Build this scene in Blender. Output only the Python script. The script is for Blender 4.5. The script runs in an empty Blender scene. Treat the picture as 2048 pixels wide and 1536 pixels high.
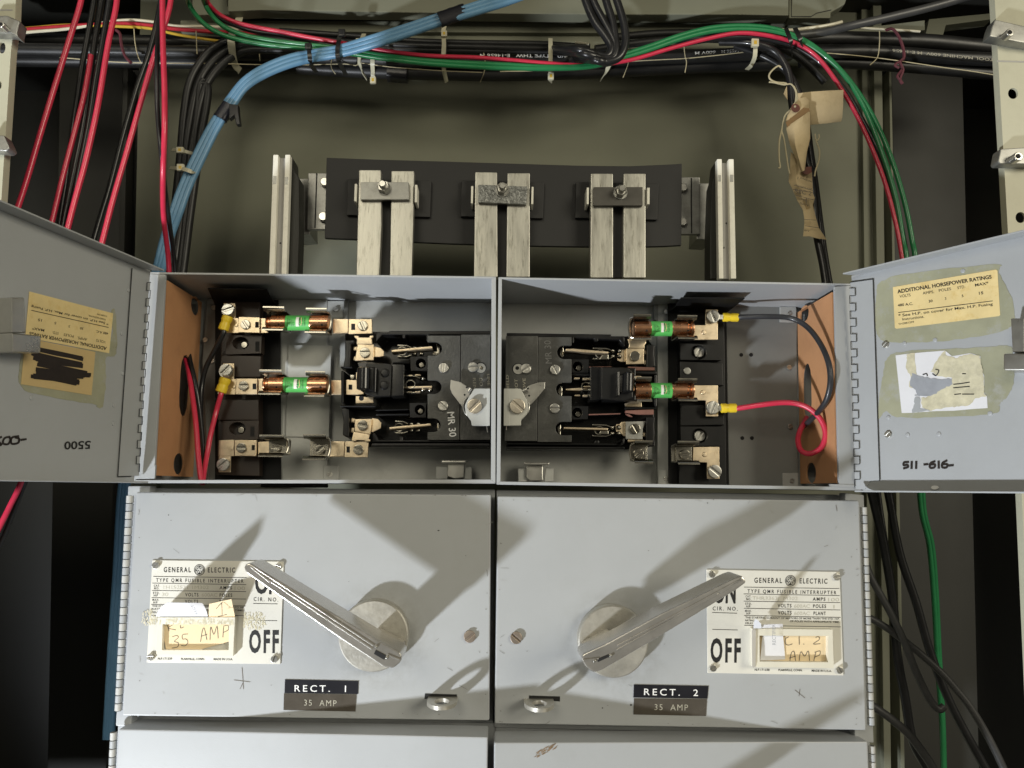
import bpy, bmesh, math, random
from mathutils import Vector, Matrix
from mathutils.geometry import tessellate_polygon
random.seed(7)
S = bpy.context.scene
COL = S.collection
# ------------------------------------------------------------------ camera
F = 1500.0
CAM = Vector((0, -0.75, 0))
YC = Vector((-32, -210, -F)).normalized()
ROLL = math.radians(0.5)
zc = Vector((math.sin(ROLL), math.cos(ROLL), 0))
zc.z = -(zc.x*YC.x + zc.y*YC.y)/YC.z
ZC = zc.normalized()
XC = YC.cross(ZC)
RM = Matrix((XC, YC, ZC))
cd = bpy.data.cameras.new('camera'); cam = bpy.data.objects.new('camera', cd); COL.objects.link(cam)
cd.sensor_width = 36; cd.lens = 36*F/2048; cd.clip_start = 0.01; cd.clip_end = 60
cam.matrix_world = Matrix.Translation(CAM) @ RM.to_4x4()
S.camera = cam
# ------------------------------------------------------------------ light
w = bpy.data.worlds.new('World'); S.world = w; w.use_nodes = True
bg = w.node_tree.nodes['Background']; bg.inputs[0].default_value = (1.0, .93, .74, 1); bg.inputs[1].default_value = 0.10
def lamp(name, kind, loc, aim, energy, color, **kw):
    d = bpy.data.lights.new(name, kind); d.energy = energy; d.color = color
    for k, v in kw.items(): setattr(d, k, v)
    o = bpy.data.objects.new(name, d); COL.objects.link(o); o.location = loc
    o.rotation_euler = (Vector(aim)-Vector(loc)).to_track_quat('-Z', 'Y').to_euler()
    return o
lamp('work_lamp', 'SPOT', (-1.1, -0.83, -1.07), (0.05, 0, 0.02), 162, (.91, .95, 1.0), shadow_soft_size=.05, spot_size=math.radians(80), spot_blend=.6)
lamp('ceiling_lamp', 'AREA', (-1.2, -3.1, 1.30), (0, .1, 0.1), 27, (1.0, .925, .74), size=1.3)
lamp('ceiling_lamp', 'AREA', (2.3, -2.5, .85), (-.2, .1, 0.1), 58, (1.0, .925, .74), size=1.3)
S.view_settings.view_transform = 'Standard'; S.view_settings.look = 'None'
S.view_settings.exposure = 0; S.view_settings.gamma = 1; S.view_settings.use_curve_mapping = False
S.cycles.use_denoising = True
S.cycles.max_bounces = 6
# ------------------------------------------------------------------ pixel helpers
def ray(px, py): return RM @ Vector(((px-1024)/F, (768-py)/F, -1))
def P(px, py, Y):
    d = ray(px, py); return CAM + d*((Y-CAM.y)/d.y)
def SC(Y): return (Y-CAM.y)/F
def Yp(Y): return lambda x, y: P(x, y, Y)
def plane(o, n):
    o = Vector(o); n = Vector(n)
    def f(x, y):
        d = ray(x, y); return CAM + d*((o-CAM).dot(n)/d.dot(n))
    return f
def zz(x0, y0, s, *pts): return [(x0+x/s, y0+y/s) for x, y in pts]
def spline(pts, res=8):
    pts = [Vector(p) for p in pts]
    if len(pts) < 3: return pts
    q = [2*pts[0]-pts[1]]+pts+[2*pts[-1]-pts[-2]]
    out = []
    for i in range(1, len(q)-2):
        a, b, c, d = q[i-1:i+3]
        for k in range(res):
            t = k/res
            out.append(.5*((2*b)+(c-a)*t+(2*a-5*b+4*c-d)*t*t+(3*b-a-3*c+d)*t**3))
    out.append(pts[-1]); return out
# ------------------------------------------------------------------ materials
def lin(r, g, b):
    f = lambda c: (c/255/12.92) if c/255 <= .04045 else ((c/255+.055)/1.055)**2.4
    return (f(r), f(g), f(b))
MATS = {}
def mat(n, col, rough=.5, metal=0, var=.08, scale=30, bump=0, bscale=300, stretch=None, rvar=.1, spec=.5, coat=0, dirt=None, dirtamt=.35, alpha=1):
    m = bpy.data.materials.new(n); m.use_nodes = True; nt = m.node_tree; N = nt.nodes; L = nt.links
    b = N['Principled BSDF']; b.inputs['Metallic'].default_value = metal
    b.inputs['Specular IOR Level'].default_value = spec; b.inputs['Coat Weight'].default_value = coat
    if alpha < 1: b.inputs['Alpha'].default_value = alpha
    tc = N.new('ShaderNodeTexCoord'); mp = N.new('ShaderNodeMapping'); L.new(tc.outputs['Object'], mp.inputs[0])
    if stretch: mp.inputs['Scale'].default_value = stretch
    nz = N.new('ShaderNodeTexNoise'); nz.inputs['Scale'].default_value = scale; nz.inputs['Detail'].default_value = 6; nz.inputs['Roughness'].default_value = .65
    L.new(mp.outputs[0], nz.inputs[0])
    rp = N.new('ShaderNodeValToRGB'); rp.color_ramp.elements[0].position = .3; rp.color_ramp.elements[1].position = .7
    rp.color_ramp.elements[0].color = (*[c*(1-var) for c in col], 1); rp.color_ramp.elements[1].color = (*[min(1, c*(1+var)) for c in col], 1)
    L.new(nz.outputs[0], rp.inputs[0]); last = rp.outputs[0]
    if dirt:
        n2 = N.new('ShaderNodeTexNoise'); n2.inputs['Scale'].default_value = scale*2.3; n2.inputs['Detail'].default_value = 8; n2.inputs['Roughness'].default_value = .75
        L.new(mp.outputs[0], n2.inputs[0])
        r2 = N.new('ShaderNodeValToRGB'); r2.color_ramp.elements[0].position = .52; r2.color_ramp.elements[1].position = .72
        r2.color_ramp.elements[0].color = (0, 0, 0, 1); r2.color_ramp.elements[1].color = (dirtamt,)*3+(1,)
        L.new(n2.outputs[0], r2.inputs[0])
        mx = N.new('ShaderNodeMix'); mx.data_type = 'RGBA'; L.new(r2.outputs[0], mx.inputs[0]); L.new(last, mx.inputs[6]); mx.inputs[7].default_value = (*dirt, 1)
        last = mx.outputs[2]
    L.new(last, b.inputs['Base Color'])
    mr = N.new('ShaderNodeMapRange'); mr.inputs[3].default_value = max(.02, rough-rvar); mr.inputs[4].default_value = min(1, rough+rvar)
    L.new(nz.outputs[0], mr.inputs[0]); L.new(mr.outputs[0], b.inputs['Roughness'])
    if bump:
        nb = N.new('ShaderNodeTexNoise'); nb.inputs['Scale'].default_value = bscale; nb.inputs['Detail'].default_value = 3
        L.new(mp.outputs[0], nb.inputs[0])
        bp = N.new('ShaderNodeBump'); bp.inputs['Strength'].default_value = bump; bp.inputs['Distance'].default_value = .001
        L.new(nb.outputs[0], bp.inputs['Height']); L.new(bp.outputs[0], b.inputs['Normal'])
    MATS[n] = m; return m
GREY = mat('grey_paint', (.38, .395, .405), .42, var=.035, scale=9, bump=.06, bscale=900, rvar=.06, dirt=(.25, .245, .2), dirtamt=.10)
GREYIN = mat('grey_inside_paint', (.40, .405, .385), .5, var=.05, scale=14, bump=.05, bscale=700, dirt=(.12, .12, .1), dirtamt=.2)
PAN = mat('slate_paint', (.19, .195, .185), .5, var=.06, scale=20, dirt=(.15, .15, .14), dirtamt=.15)
OLIVE = mat('olive_paint', (.172, .176, .128), .68, var=.05, scale=5, bump=.05, bscale=500, dirt=(.13, .125, .085), dirtamt=.25)
SIDEW = mat('side_panel_steel', (.021, .021, .017), .6, var=.12, scale=6)  # base darkened to carry the shade of the side recesses
DARKW = mat('shade_dark_steel', (.02, .02, .016), .6, var=.12, scale=6)  # shade of the deep cabinet put into a very dark base colour
CREAM = mat('cream_paint', (.50, .49, .37), .45, var=.05, scale=12, dirt=(.3, .28, .2), dirtamt=.2)
OFFW = mat('rail_white', (.86, .84, .74), .45, var=.06, scale=40, dirt=(.35, .32, .25), dirtamt=.3)
RAILG = mat('rail_groove', (.36, .35, .33), .5, var=.05, scale=30)
ORANGE = mat('fibre_board', (.52, .265, .125), .6, var=.08, scale=14, bump=.05, bscale=600, dirt=(.3, .13, .06), dirtamt=.3)
STEEL = mat('bright_steel', (.55, .54, .50), .3, .92, var=.08, scale=60, rvar=.12)
CHROME = mat('spring_steel', (.36, .34, .29), .24, 1, var=.12, scale=60, rvar=.1)
ZINC = mat('zinc_plate', (.34, .34, .32), .45, .85, var=.25, scale=55, rvar=.12, dirt=(.2, .19, .16), dirtamt=.5)
CAST = mat('cast_zinc', (.55, .53, .47), .42, .7, var=.14, scale=45, bump=.25, bscale=260, rvar=.1, dirt=(.30, .28, .23), dirtamt=.5)
LEVER = mat('worn_nickel', (.50, .48, .44), .23, .72, var=.10, scale=40, bump=.04, bscale=90, rvar=.12, dirt=(.25, .23, .19), dirtamt=.22)
BRASS = mat('tinned_brass', (.70, .58, .41), .36, .9, var=.16, scale=70, rvar=.14, dirt=(.42, .3, .16), dirtamt=.6)
COPPER = mat('copper_cap', (.66, .35, .20), .27, 1, var=.08, scale=40, rvar=.06, dirt=(.5, .24, .12), dirtamt=.35)
BUS = mat('bus_bar_metal', (.56, .55, .49), .42, .75, var=.22, scale=110, stretch=(1, 1, .13), rvar=.16, bump=.12, bscale=160, dirt=(.15, .135, .10), dirtamt=.9)
HAMMER = mat('hammered_plate', (.22, .225, .215), .36, .8, var=.3, scale=260, bump=.8, bscale=330)
DPLATE = mat('dark_plate', (.10, .095, .085), .5, .6, var=.2, scale=40)
PHEN = mat('black_phenolic', (.006, .006, .006), .2, var=.3, scale=30, rvar=.1)
PHENM = mat('black_moulding', (.006, .006, .006), .34, var=.3, scale=30, rvar=.1, spec=.35)
PLATE = mat('brushed_black_plate', (.065, .065, .06), .36, .25, var=.35, scale=18, bump=.25, bscale=420, rvar=.12, dirt=(.16, .16, .15), dirtamt=.5)
BROWN = mat('brown_phenolic', (.026, .017, .012), .42, var=.2, scale=30)
REDBR = mat('red_fibre', (.16, .07, .05), .6, var=.2, scale=60)
SHEET = mat('black_fibre_sheet', (.005, .005, .005), .6, var=.3, scale=20, spec=.25)
BOARD = mat('dark_insulation', (.019, .019, .019), .6, var=.1, scale=20)
YELLOW = mat('yellow_sleeve', (.80, .58, .03), .42, var=.1, scale=60)
GREENL = mat('green_label', (.09, .43, .095), .4, var=.06, scale=40)
WHITE = mat('white_paint', (.82, .82, .80), .5, var=.03)
PAPER = mat('white_paper', (.74, .74, .76), .7, var=.03, scale=50)
MANILA = mat('manila_paper', (.60, .47, .27), .75, var=.12, scale=30, dirt=(.42, .3, .14), dirtamt=.5)
CARD = mat('cream_card', (.80, .64, .40), .7, var=.06, scale=40, dirt=(.7, .5, .26), dirtamt=.3)
STICK = mat('yellowed_sticker', (.78, .62, .30), .5, var=.10, scale=28, dirt=(.62, .42, .12), dirtamt=.75)
STICKD = mat('tan_sticker', (.58, .43, .20), .6, var=.08, scale=28)
STAIN = mat('glue_stain', (.335, .335, .235), .3, var=.14, scale=22, dirt=(.39, .395, .37), dirtamt=1.0)
TORN = mat('torn_paper', (.58, .54, .38), .7, var=.22, scale=90, dirt=(.75, .7, .55), dirtamt=.6)
BLUEG = mat('blue_grey_scrape', (.32, .335, .365), .5, var=.1, scale=90)
INK = mat('black_ink', (.012, .012, .012), .5, var=.1)
MARK = mat('marker_ink', (.016, .011, .009), .4, var=.3, scale=200)
PENCIL = mat('pencil_line', (.13, .11, .09), .7, var=.2, scale=200)
FAINT = mat('faint_stamp', (.50, .48, .40), .6, var=.15, scale=200)
ALU = mat('nameplate_white', (.70, .685, .62), .38, .0, var=.03, scale=20, dirt=(.55, .52, .43), dirtamt=.2)
BEZEL = mat('ivory_plastic', (.72, .69, .58), .4, var=.04, scale=30)
TAPEK = mat('black_tape', (.012, .012, .016), .3, var=.2)
TAPEB = mat('brown_tape', (.075, .065, .052), .25, var=.15, scale=60)
NYLON = mat('natural_nylon', (.55, .52, .38), .4, var=.06)
BNYLON = mat('black_nylon', (.012, .012, .012), .3, var=.2)
CAMP = mat('grey_plastic', (.50, .50, .46), .4, var=.04)
RED = mat('red_insulation', (.58, .03, .07), .33, var=.08, scale=60, coat=.2)
DRED = mat('crimson_insulation', (.40, .02, .035), .35, var=.1, scale=60)
GREEN = mat('green_insulation', (.018, .19, .065), .33, var=.08, scale=60, coat=.2)
BLUE = mat('blue_insulation', (.13, .28, .44), .38, var=.08, scale=40)
BLACKW = mat('black_insulation', (.014, .014, .015), .33, var=.25, scale=50, coat=.1)
BLACKC = mat('black_cable', (.013, .013, .013), .42, var=.3, scale=30)
GREYC = mat('grey_cable', (.05, .05, .05), .4, var=.2, scale=30)
WHITEW = mat('white_insulation', (.62, .58, .44), .4, var=.08, scale=50)
YELW = mat('yellow_insulation', (.55, .36, .04), .4, var=.08, scale=50)
TWINE = mat('waxed_twine', (.50, .44, .28), .7, var=.1, scale=200)
MAROON = mat('maroon_twine', (.10, .02, .03), .7, var=.2, scale=200)
EYELET = mat('tag_eyelet', (.13, .04, .025), .6, var=.2, scale=80)
SCREWB = mat('bronze_screw', (.36, .30, .245), .38, .7, var=.15, scale=90)
CAMS = mat('cam_screw', (.66, .60, .50), .35, 1, var=.1, scale=90)
RES = mat('tape_residue', (.66, .61, .44), .5, var=.2, scale=150)
DARKH = mat('dark_hole', (.006, .006, .006), .8, var=.1)
# ------------------------------------------------------------------ mesh builder
class MB:
    def __init__(s): s.v = []; s.f = []; s.fm = []; s.m = []
    def _mi(s, m):
        if m not in s.m: s.m.append(m)
        return s.m.index(m)
    def raw(s, vs, fs, m):
        o = len(s.v); s.v += [Vector(v) for v in vs]; k = s._mi(m)
        for f in fs: s.f.append([i+o for i in f]); s.fm.append(k)
    def bm(s, bm, m):
        bmesh.ops.recalc_face_normals(bm, faces=bm.faces); bm.verts.index_update()
        s.raw([v.co.copy() for v in bm.verts], [[v.index for v in f.verts] for f in bm.faces], m); bm.free()
    def wprism(s, pts, vec, m, bev=0, seg=2):
        vec = Vector(vec); bm = bmesh.new()
        a = [bm.verts.new(p) for p in pts]; b = [bm.verts.new(Vector(p)+vec) for p in pts]; n = len(pts)
        bm.faces.new(a); bm.faces.new(b[::-1])
        for i in range(n): bm.faces.new((a[i], b[i], b[(i+1) % n], a[(i+1) % n]))
        bmesh.ops.recalc_face_normals(bm, faces=bm.faces)
        if bev: bmesh.ops.bevel(bm, geom=list(bm.edges), offset=bev, segments=seg, affect='EDGES', profile=.5, clamp_overlap=True)
        s.bm(bm, m); return s
    def poly(s, pts, Y0, Y1, m, bev=0):           # outline seen at depth Y0, running back to Y1
        return s.wprism([P(x, y, Y0) for x, y in pts], (0, Y1-Y0, 0), m, bev)
    def rect(s, x0, y0, x1, y1, Y0, Y1, m, bev=0):
        return s.poly([(x0, y0), (x1, y0), (x1, y1), (x0, y1)], Y0, Y1, m, bev)
    def fpoly(s, pts, f, vec, m, bev=0): return s.wprism([f(x, y) for x, y in pts], vec, m, bev)
    def holes(s, outer, hs, f, vec, m):
        vec = Vector(vec); loops = [[Vector((x, y, 0)) for x, y in l] for l in [outer]+hs]
        flat = [f(p.x, p.y) for l in loops for p in l]; n = len(flat)
        tr = tessellate_polygon(loops)
        bm = bmesh.new(); vs = [bm.verts.new(p) for p in flat]+[bm.verts.new(p+vec) for p in flat]
        for t in tr:
            try: bm.faces.new([vs[i] for i in t]); bm.faces.new([vs[i+n] for i in t][::-1])
            except ValueError: pass
        o = 0
        for l in loops:
            k = len(l)
            for i in range(k):
                a, b = o+i, o+(i+1) % k; bm.faces.new((vs[a], vs[b], vs[b+n], vs[a+n]))
            o += k
        s.bm(bm, m); return s
    def lathe(s, c, ax, prof, m, n=20):
        c = Vector(c); ax = Vector(ax).normalized()
        u = ax.orthogonal().normalized(); v = ax.cross(u); vs = []; fs = []
        for t, r in prof:
            for i in range(n):
                a = 2*math.pi*i/n; vs.append(c+ax*t+(u*math.cos(a)+v*math.sin(a))*r)
        for j in range(len(prof)-1):
            for i in range(n):
                k = (i+1) % n; fs.append((j*n+i, j*n+k, (j+1)*n+k, (j+1)*n+i))
        fs.append(list(range(n))[::-1]); fs.append([len(vs)-n+i for i in range(n)])
        s.raw(vs, fs, m); return s
    def cyl(s, px, py, r, Y0, Y1, m, n=20, b=.0):  # round boss facing the camera side, front at Y0
        R = r*SC(Y0); d = Y1-Y0; e = b*R
        return s.lathe(P(px, py, Y0), (0, 1, 0), [(0, R-e), (min(e, d*.5)*.4, R-e*.3), (min(e, d*.9), R), (d, R)] if b else [(0, R), (d, R)], m, n)
    def screw(s, c, n, R, h, ang, m, washer=None):
        n = Vector(n).normalized(); c = Vector(c)
        up = Vector((0, 0, 1)); u = up.cross(n); u = u.normalized() if u.length > .1 else Vector((1, 0, 0)); v = n.cross(u)
        if washer: s.lathe(c, n, [(0, R*1.35), (h*.3, R*1.35), (h*.3, R)], washer, 22)
        s.lathe(c, n, [(0, R), (h*.55, R), (h*.55, R*.5)], m, 20)
        a = math.radians(ang); g = .15
        for sg in (1, -1):
            pts = []
            t0 = math.asin(g)
            for i in range(11):
                t = t0+(math.pi-2*t0)*i/10
                x, y = math.cos(t)*R, sg*math.sin(t)*R
                pts.append(c+n*(h*.55)+u*(x*math.cos(a)-y*math.sin(a))+v*(x*math.sin(a)+y*math.cos(a)))
            s.wprism(pts, n*(h*.45), m, R*.12)
        return s
    def pscrew(s, px, py, r, Y, ang, m, h=None, washer=None):
        R = r*SC(Y); return s.screw(P(px, py, Y), (0, -1, 0), R, h or R*.55, ang, m, washer)
    def tube(s, pts, r, m, n=10, res=8):
        p = spline(pts, res); t0 = (p[1]-p[0]).normalized(); u = t0.orthogonal().normalized(); vs = []; fs = []
        for i, q in enumerate(p):
            t = (p[min(i+1, len(p)-1)]-p[max(i-1, 0)]).normalized()
            u = (u-t*u.dot(t)).normalized(); w_ = t.cross(u)
            for k in range(n):
                a = 2*math.pi*k/n; vs.append(q+(u*math.cos(a)+w_*math.sin(a))*r)
        for j in range(len(p)-1):
            for i in range(n):
                k = (i+1) % n; fs.append((j*n+i, j*n+k, (j+1)*n+k, (j+1)*n+i))
        fs.append(list(range(n))[::-1]); fs.append([len(vs)-n+i for i in range(n)])
        s.raw(vs, fs, m); return s
    def wire(s, pts, r, Y, m, n=10, res=8):       # pixel path, radius in pixels, points may carry their own depth
        w_ = [P(q[0], q[1], q[2] if len(q) > 2 else Y) for q in pts]
        return s.tube(w_, r*SC(Y), m, n, res)
    def stroke(s, pts, wd, f, m, res=5, sm=True):  # flat ink line
        p = [Vector((x, y, 0)) for x, y in pts]; p = spline(p, res) if sm and len(p) > 2 else p
        vs = []; fs = []
        for i, q in enumerate(p):
            t = (p[min(i+1, len(p)-1)]-p[max(i-1, 0)]); t = t.normalized() if t.length else Vector((1, 0, 0))
            nn = Vector((-t.y, t.x, 0))*wd*.5
            e = t*wd*.3*(-1 if i == 0 else 1 if i == len(p)-1 else 0)
            a, b = q+nn+e, q-nn+e; vs += [f(a.x, a.y), f(b.x, b.y)]
        for i in range(len(p)-1): fs.append((2*i, 2*i+1, 2*i+3, 2*i+2))
        s.raw(vs, fs, m); return s
    def text(s, t, a, b, cap, f, m, bold=0, sp=1.0, up=None):
        if sp > 1.0: sp = 1+(sp-1)*3   # baseline runs from pixel a to pixel b
        cu = bpy.data.curves.new('t', 'FONT'); cu.body = t; cu.size = 1; cu.offset = bold; cu.space_character = sp; cu.resolution_u = 3
        o = bpy.data.objects.new('t', cu); me = bpy.data.meshes.new_from_object(o)
        vs = [v.co.copy() for v in me.vertices]; fs = [list(q.vertices) for q in me.polygons]
        bpy.data.objects.remove(o); bpy.data.curves.remove(cu); bpy.data.meshes.remove(me)
        x0 = min(v.x for v in vs); x1 = max(v.x for v in vs)
        a = Vector(a); b = Vector(b); d = b-a
        up = Vector(up) if up else Vector((d.y, -d.x)).normalized()*cap
        out = []
        for v in vs:
            q = a+d*((v.x-x0)/(x1-x0))+up*(v.y/.695); out.append(f(q.x, q.y))
        s.raw(out, fs, m); return s
    def build(s, name, parent=None, loc=None, sharp=38):
        me = bpy.data.meshes.new(name)
        off = Vector((0, 0, 0))
        if parent is None:
            n = len(s.v); off = sum(s.v, Vector((0, 0, 0)))/n
        me.from_pydata([v-off for v in s.v], [], s.f)
        for m in s.m: me.materials.append(m)
        for p, k in zip(me.polygons, s.fm): p.material_index = k
        me.update()
        me.polygons.foreach_set('use_smooth', [True]*len(me.polygons))
        me.set_sharp_from_angle(angle=math.radians(sharp))
        o = bpy.data.objects.new(name, me); COL.objects.link(o); o.location = off
        wn = o.modifiers.new('normals', 'WEIGHTED_NORMAL'); wn.keep_sharp = True
        if parent is not None: attach(o, parent)
        return o
def attach(o, parent):
    o.parent = parent; q = parent; t = Vector((0, 0, 0))
    while q: t = t+q.location; q = q.parent
    o.matrix_parent_inverse = Matrix.Translation(-Vector(parent.location)) if parent.parent is None else Matrix.Identity(4)
def tag(o, label=None, cat=None, group=None, kind=None):
    if label: o['label'] = label
    if cat: o['category'] = cat
    if group: o['group'] = group
    if kind: o['kind'] = kind
    return o
def thing(name, loc, label, cat, group=None):
    o = bpy.data.objects.new(name, None); COL.objects.link(o); o.location = loc; o.empty_display_size = .01
    return tag(o, label, cat, group)
def struct(mb, name): return tag(mb.build(name), kind='structure')
def ell(cx, cy, rx, ry, n=16, a0=0): return [(cx+rx*math.cos(2*math.pi*i/n+a0), cy+ry*math.sin(2*math.pi*i/n+a0)) for i in range(n)]
def slot(x0, y0, x1, y1, n=6):   # upright or lying capsule outline
    pts = []
    if (y1-y0) >= (x1-x0):
        r = (x1-x0)/2; ry = min((y1-y0)/2, r*1.6)
        for i in range(n+1): a = math.pi+math.pi*i/n; pts.append((x0+r+r*math.cos(a), y0+ry+ry*math.sin(a)))
        for i in range(n+1): a = math.pi*i/n; pts.append((x0+r+r*math.cos(a), y1-ry+ry*math.sin(a)))
    else:
        r = (y1-y0)/2
        for i in range(n+1): a = -math.pi/2+math.pi*i/n; pts.append((x1-r+r*math.cos(a), y0+r+r*math.sin(a)))
        for i in range(n+1): a = math.pi/2+math.pi*i/n; pts.append((x0+r+r*math.cos(a), y0+r+r*math.sin(a)))
    return pts
# ================================================================== cabinet behind
YB = .33
m = MB(); m.wprism([P(326, -400, YB), P(1752, -400, YB), P(1760, 2100, YB), P(250, 2100, YB)], (0, .004, 0), OLIVE); struct(m, 'back_wall')
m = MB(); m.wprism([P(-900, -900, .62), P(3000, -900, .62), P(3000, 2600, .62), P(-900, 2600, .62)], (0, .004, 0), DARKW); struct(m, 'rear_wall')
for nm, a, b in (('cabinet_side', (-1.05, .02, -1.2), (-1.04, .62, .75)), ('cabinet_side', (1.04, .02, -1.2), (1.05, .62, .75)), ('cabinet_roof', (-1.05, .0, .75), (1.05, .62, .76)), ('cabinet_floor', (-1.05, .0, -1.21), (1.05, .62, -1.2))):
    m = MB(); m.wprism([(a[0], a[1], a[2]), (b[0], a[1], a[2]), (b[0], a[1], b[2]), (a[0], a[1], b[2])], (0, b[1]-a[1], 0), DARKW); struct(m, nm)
m = MB(); m.poly([(-1100, 640), (-150, 640), (140, 690), (140, 950), (-165, 955), (-215, 2600), (-1200, 2600)], -.02, -.016, GREY, .001); tag(m.build('light_block_panel'), 'grey light-blocking panel added out of view, left of the hinged units', 'panel')  # added unseen panel, keeps the work lamp off the left recess and back wall
m = MB()     # the two corner channels of the cabinet, left and right of the back wall
m.poly([(282, -60), (330, -60), (300, 1800), (240, 1800)], .318, .36, OLIVE, .001)
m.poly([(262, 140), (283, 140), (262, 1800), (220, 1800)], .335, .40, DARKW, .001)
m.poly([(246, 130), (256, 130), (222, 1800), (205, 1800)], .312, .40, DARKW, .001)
struct(m, 'wall_channel_left')
m = MB()
m.poly([(1722, -60), (1742, -60), (1768, 1800), (1742, 1800)], .322, .36, OLIVE, .001)
m.poly([(1745, -60), (1762, -60), (1786, 1800), (1772, 1800)], .312, .40, OLIVE, .001)
m.poly([(1778, 138), (1783, 138), (1815, 1800), (1806, 1800)], .315, .40, OLIVE, .001)
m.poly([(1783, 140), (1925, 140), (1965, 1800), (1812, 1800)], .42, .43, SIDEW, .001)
struct(m, 'wall_channel_right')
m = MB()
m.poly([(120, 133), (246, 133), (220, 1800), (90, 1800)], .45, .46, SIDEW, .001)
struct(m, 'side_wall')
m = MB()     # upper steel panel, its hem and the dark slit below it
m.poly([(455, -80), (1578, -80), (1578, 31), (1480, 29), (1200, 29), (900, 26), (600, 22), (520, 20), (455, 23)], .215, .235, OLIVE, .002)
m.poly([(1578, -80), (1720, -80), (1690, 8), (1662, 25), (1662, 36), (1578, 36)], .222, .24, OLIVE, .002)
m.stroke([(1583, -5), (1583, 33), (1622, 33), (1634, 26), (1662, 20)], 1.5, Yp(.2215), DARKH, sm=False)
m.poly([(382, -80), (455, -80), (455, 12), (478, 22), (470, 29), (384, 30)], .23, .25, OLIVE, .002)
tag(m.build('upper_panel'), 'olive steel panel above the slit, cropped by the top edge', 'panel')
m = MB()
m.poly([(440, 31), (1660, 31), (1660, 48), (440, 48)], .262, .30, DARKH)
m.poly([(360, 40), (900, 42), (1672, 47), (1678, 68), (360, 62)], .248, .30, OLIVE, .0015)
m.poly([(365, 58), (1672, 65), (1672, 100), (365, 92)], .256, .30, OLIVE, .0015)
m.poly([(1690, 58), (1752, 52), (1850, 40), (1850, 60), (1690, 72)], .262, .27, OLIVE, .001)
h = m.build('header_rail'); tag(h, 'olive header rail running behind the black cable bundle', 'rail')
m = MB(); m.poly([(1858, 38), (1985, 26), (1985, 38), (1892, 50), (1886, 72), (1850, 74)], .30, .32, OLIVE, .001); tag(m.build('angle_bracket'), 'olive angle bracket in the dark beside the perforated upright', 'bracket')
m = MB(); m.lathe(P(1512, -10, .25), (0, -1, 0), [(0, .004), (.002, .003)], OLIVE); 
# hex plugs on the top panel are only glimpsed in the photo

def upright(name, outer, holes_, Y, label, seam, clips, lip):
    t = thing(name, P(outer[0][0], outer[0][1], Y), label, 'rack upright', 'perforated cream rack uprights')
    m = MB(); m.holes(outer, holes_, Yp(Y), (0, .0025, 0), CREAM)
    m.poly(lip, Y+.0005, Y+.010, CREAM, .001)
    for a, b in seam: m.stroke([a, b], 3, Yp(Y-.0002), RAILG, sm=False)
    m.build('perforated_face', t)
    for pts, bx, by, br in clips:
        m = MB(); m.poly(pts, Y-.012, Y+.001, ZINC, .0015); c = m.build('clip', t)
        if bx is not None:
            m = MB(); m.cyl(bx, by, br, Y-.021, Y-.012, STEEL, 16, .2); m.cyl(bx-1, by, br*.55, Y-.0214, Y-.021, DARKH, 12); m.build('bolt', c)
    return t
upright('rack_upright', [(1985, -80), (2230, -80), (2230, 1700), (2076, 1700), (2044, 1000), (2018, 500)],
        [ell(2026, 187, 10, 11), ell(2041, 435, 10, 11), ell(2130, 300, 10, 11)], -.02,
        'cream perforated upright with two zinc clips, cropped by the right edge', [((1995, 122), (2060, 124))],
        [([(1990, 38), (2052, 52), (2100, 60), (2096, 92), (2040, 84), (1979, 72), (1984, 52)], 2021, 64, 9),
         ([(2001, 297), (2080, 292), (2080, 328), (2000, 327), (1996, 322)], 2038, 312, 10)],
        [(1985, -80), (1988, -80), (2021, 500), (2047, 1000), (2079, 1700), (2076, 1700), (2044, 1000), (2018, 500)])
upright('rack_upright', [(-200, -80), (35, -80), (30, 40), (22, 100), (0, 440), (-40, 1100), (-250, 1100)],
        [ell(4, 95, 7, 12), ell(0, 170, 3, 8)], -.02,
        'cream upright with rough zinc clips, cropped by the left edge', [((-20, 20), (24, 20))],
        [([(-30, 32), (14, 30), (40, 42), (34, 66), (36, 74), (22, 66), (-30, 64)], 2, 48, 7),
         ([(-30, 268), (8, 270), (20, 296), (12, 302), (-30, 298)], None, 0, 0)],
        [(32, -80), (36, -80), (31, 40), (23, 100), (1, 440), (-39, 1100), (-42, 1100), (-3, 440), (19, 100), (28, 40)])

# ------------------------------------------------------------------ strut rails, brackets, board, bus bars
def strut(fl, gr, side, label, notch, dots):
    t = thing('strut_rail', P(*fl[0][3], .115), label, 'strut rail', 'white slotted strut rails')
    m = MB()
    for q in fl: m.poly(q, .112, .1215, OFFW, .0008)
    m.poly(gr, .118, .150, RAILG)
    for q in notch: m.poly(q, .1117, .113, ZINC)
    for x, y in dots: m.cyl(x, y, 2, .1178, .119, DARKH, 10)
    m.build('channel', t)
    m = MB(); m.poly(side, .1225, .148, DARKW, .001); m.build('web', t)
    return t
A = lambda *p: zz(540, 290, 5.688, *p); B = lambda *p: zz(1160, 290, 5.688, *p)
strut([A((36, 108), (95, 108), (48, 1480), (-14, 1480)), A((172, 108), (230, 108), (185, 1480), (128, 1480))], A((105, 150), (172, 150), (132, 1480), (70, 1480)),
      A((200, 115), (240, 118), (262, 160), (265, 270), (330, 375), (330, 1000), (312, 1500), (190, 1500)), 'white slotted strut rail left of the bus bars',
      [A((38, 352), (74, 352), (70, 443), (32, 443)), A((172, 362), (206, 362), (204, 448), (166, 448))], A((118, 1116)))
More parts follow.
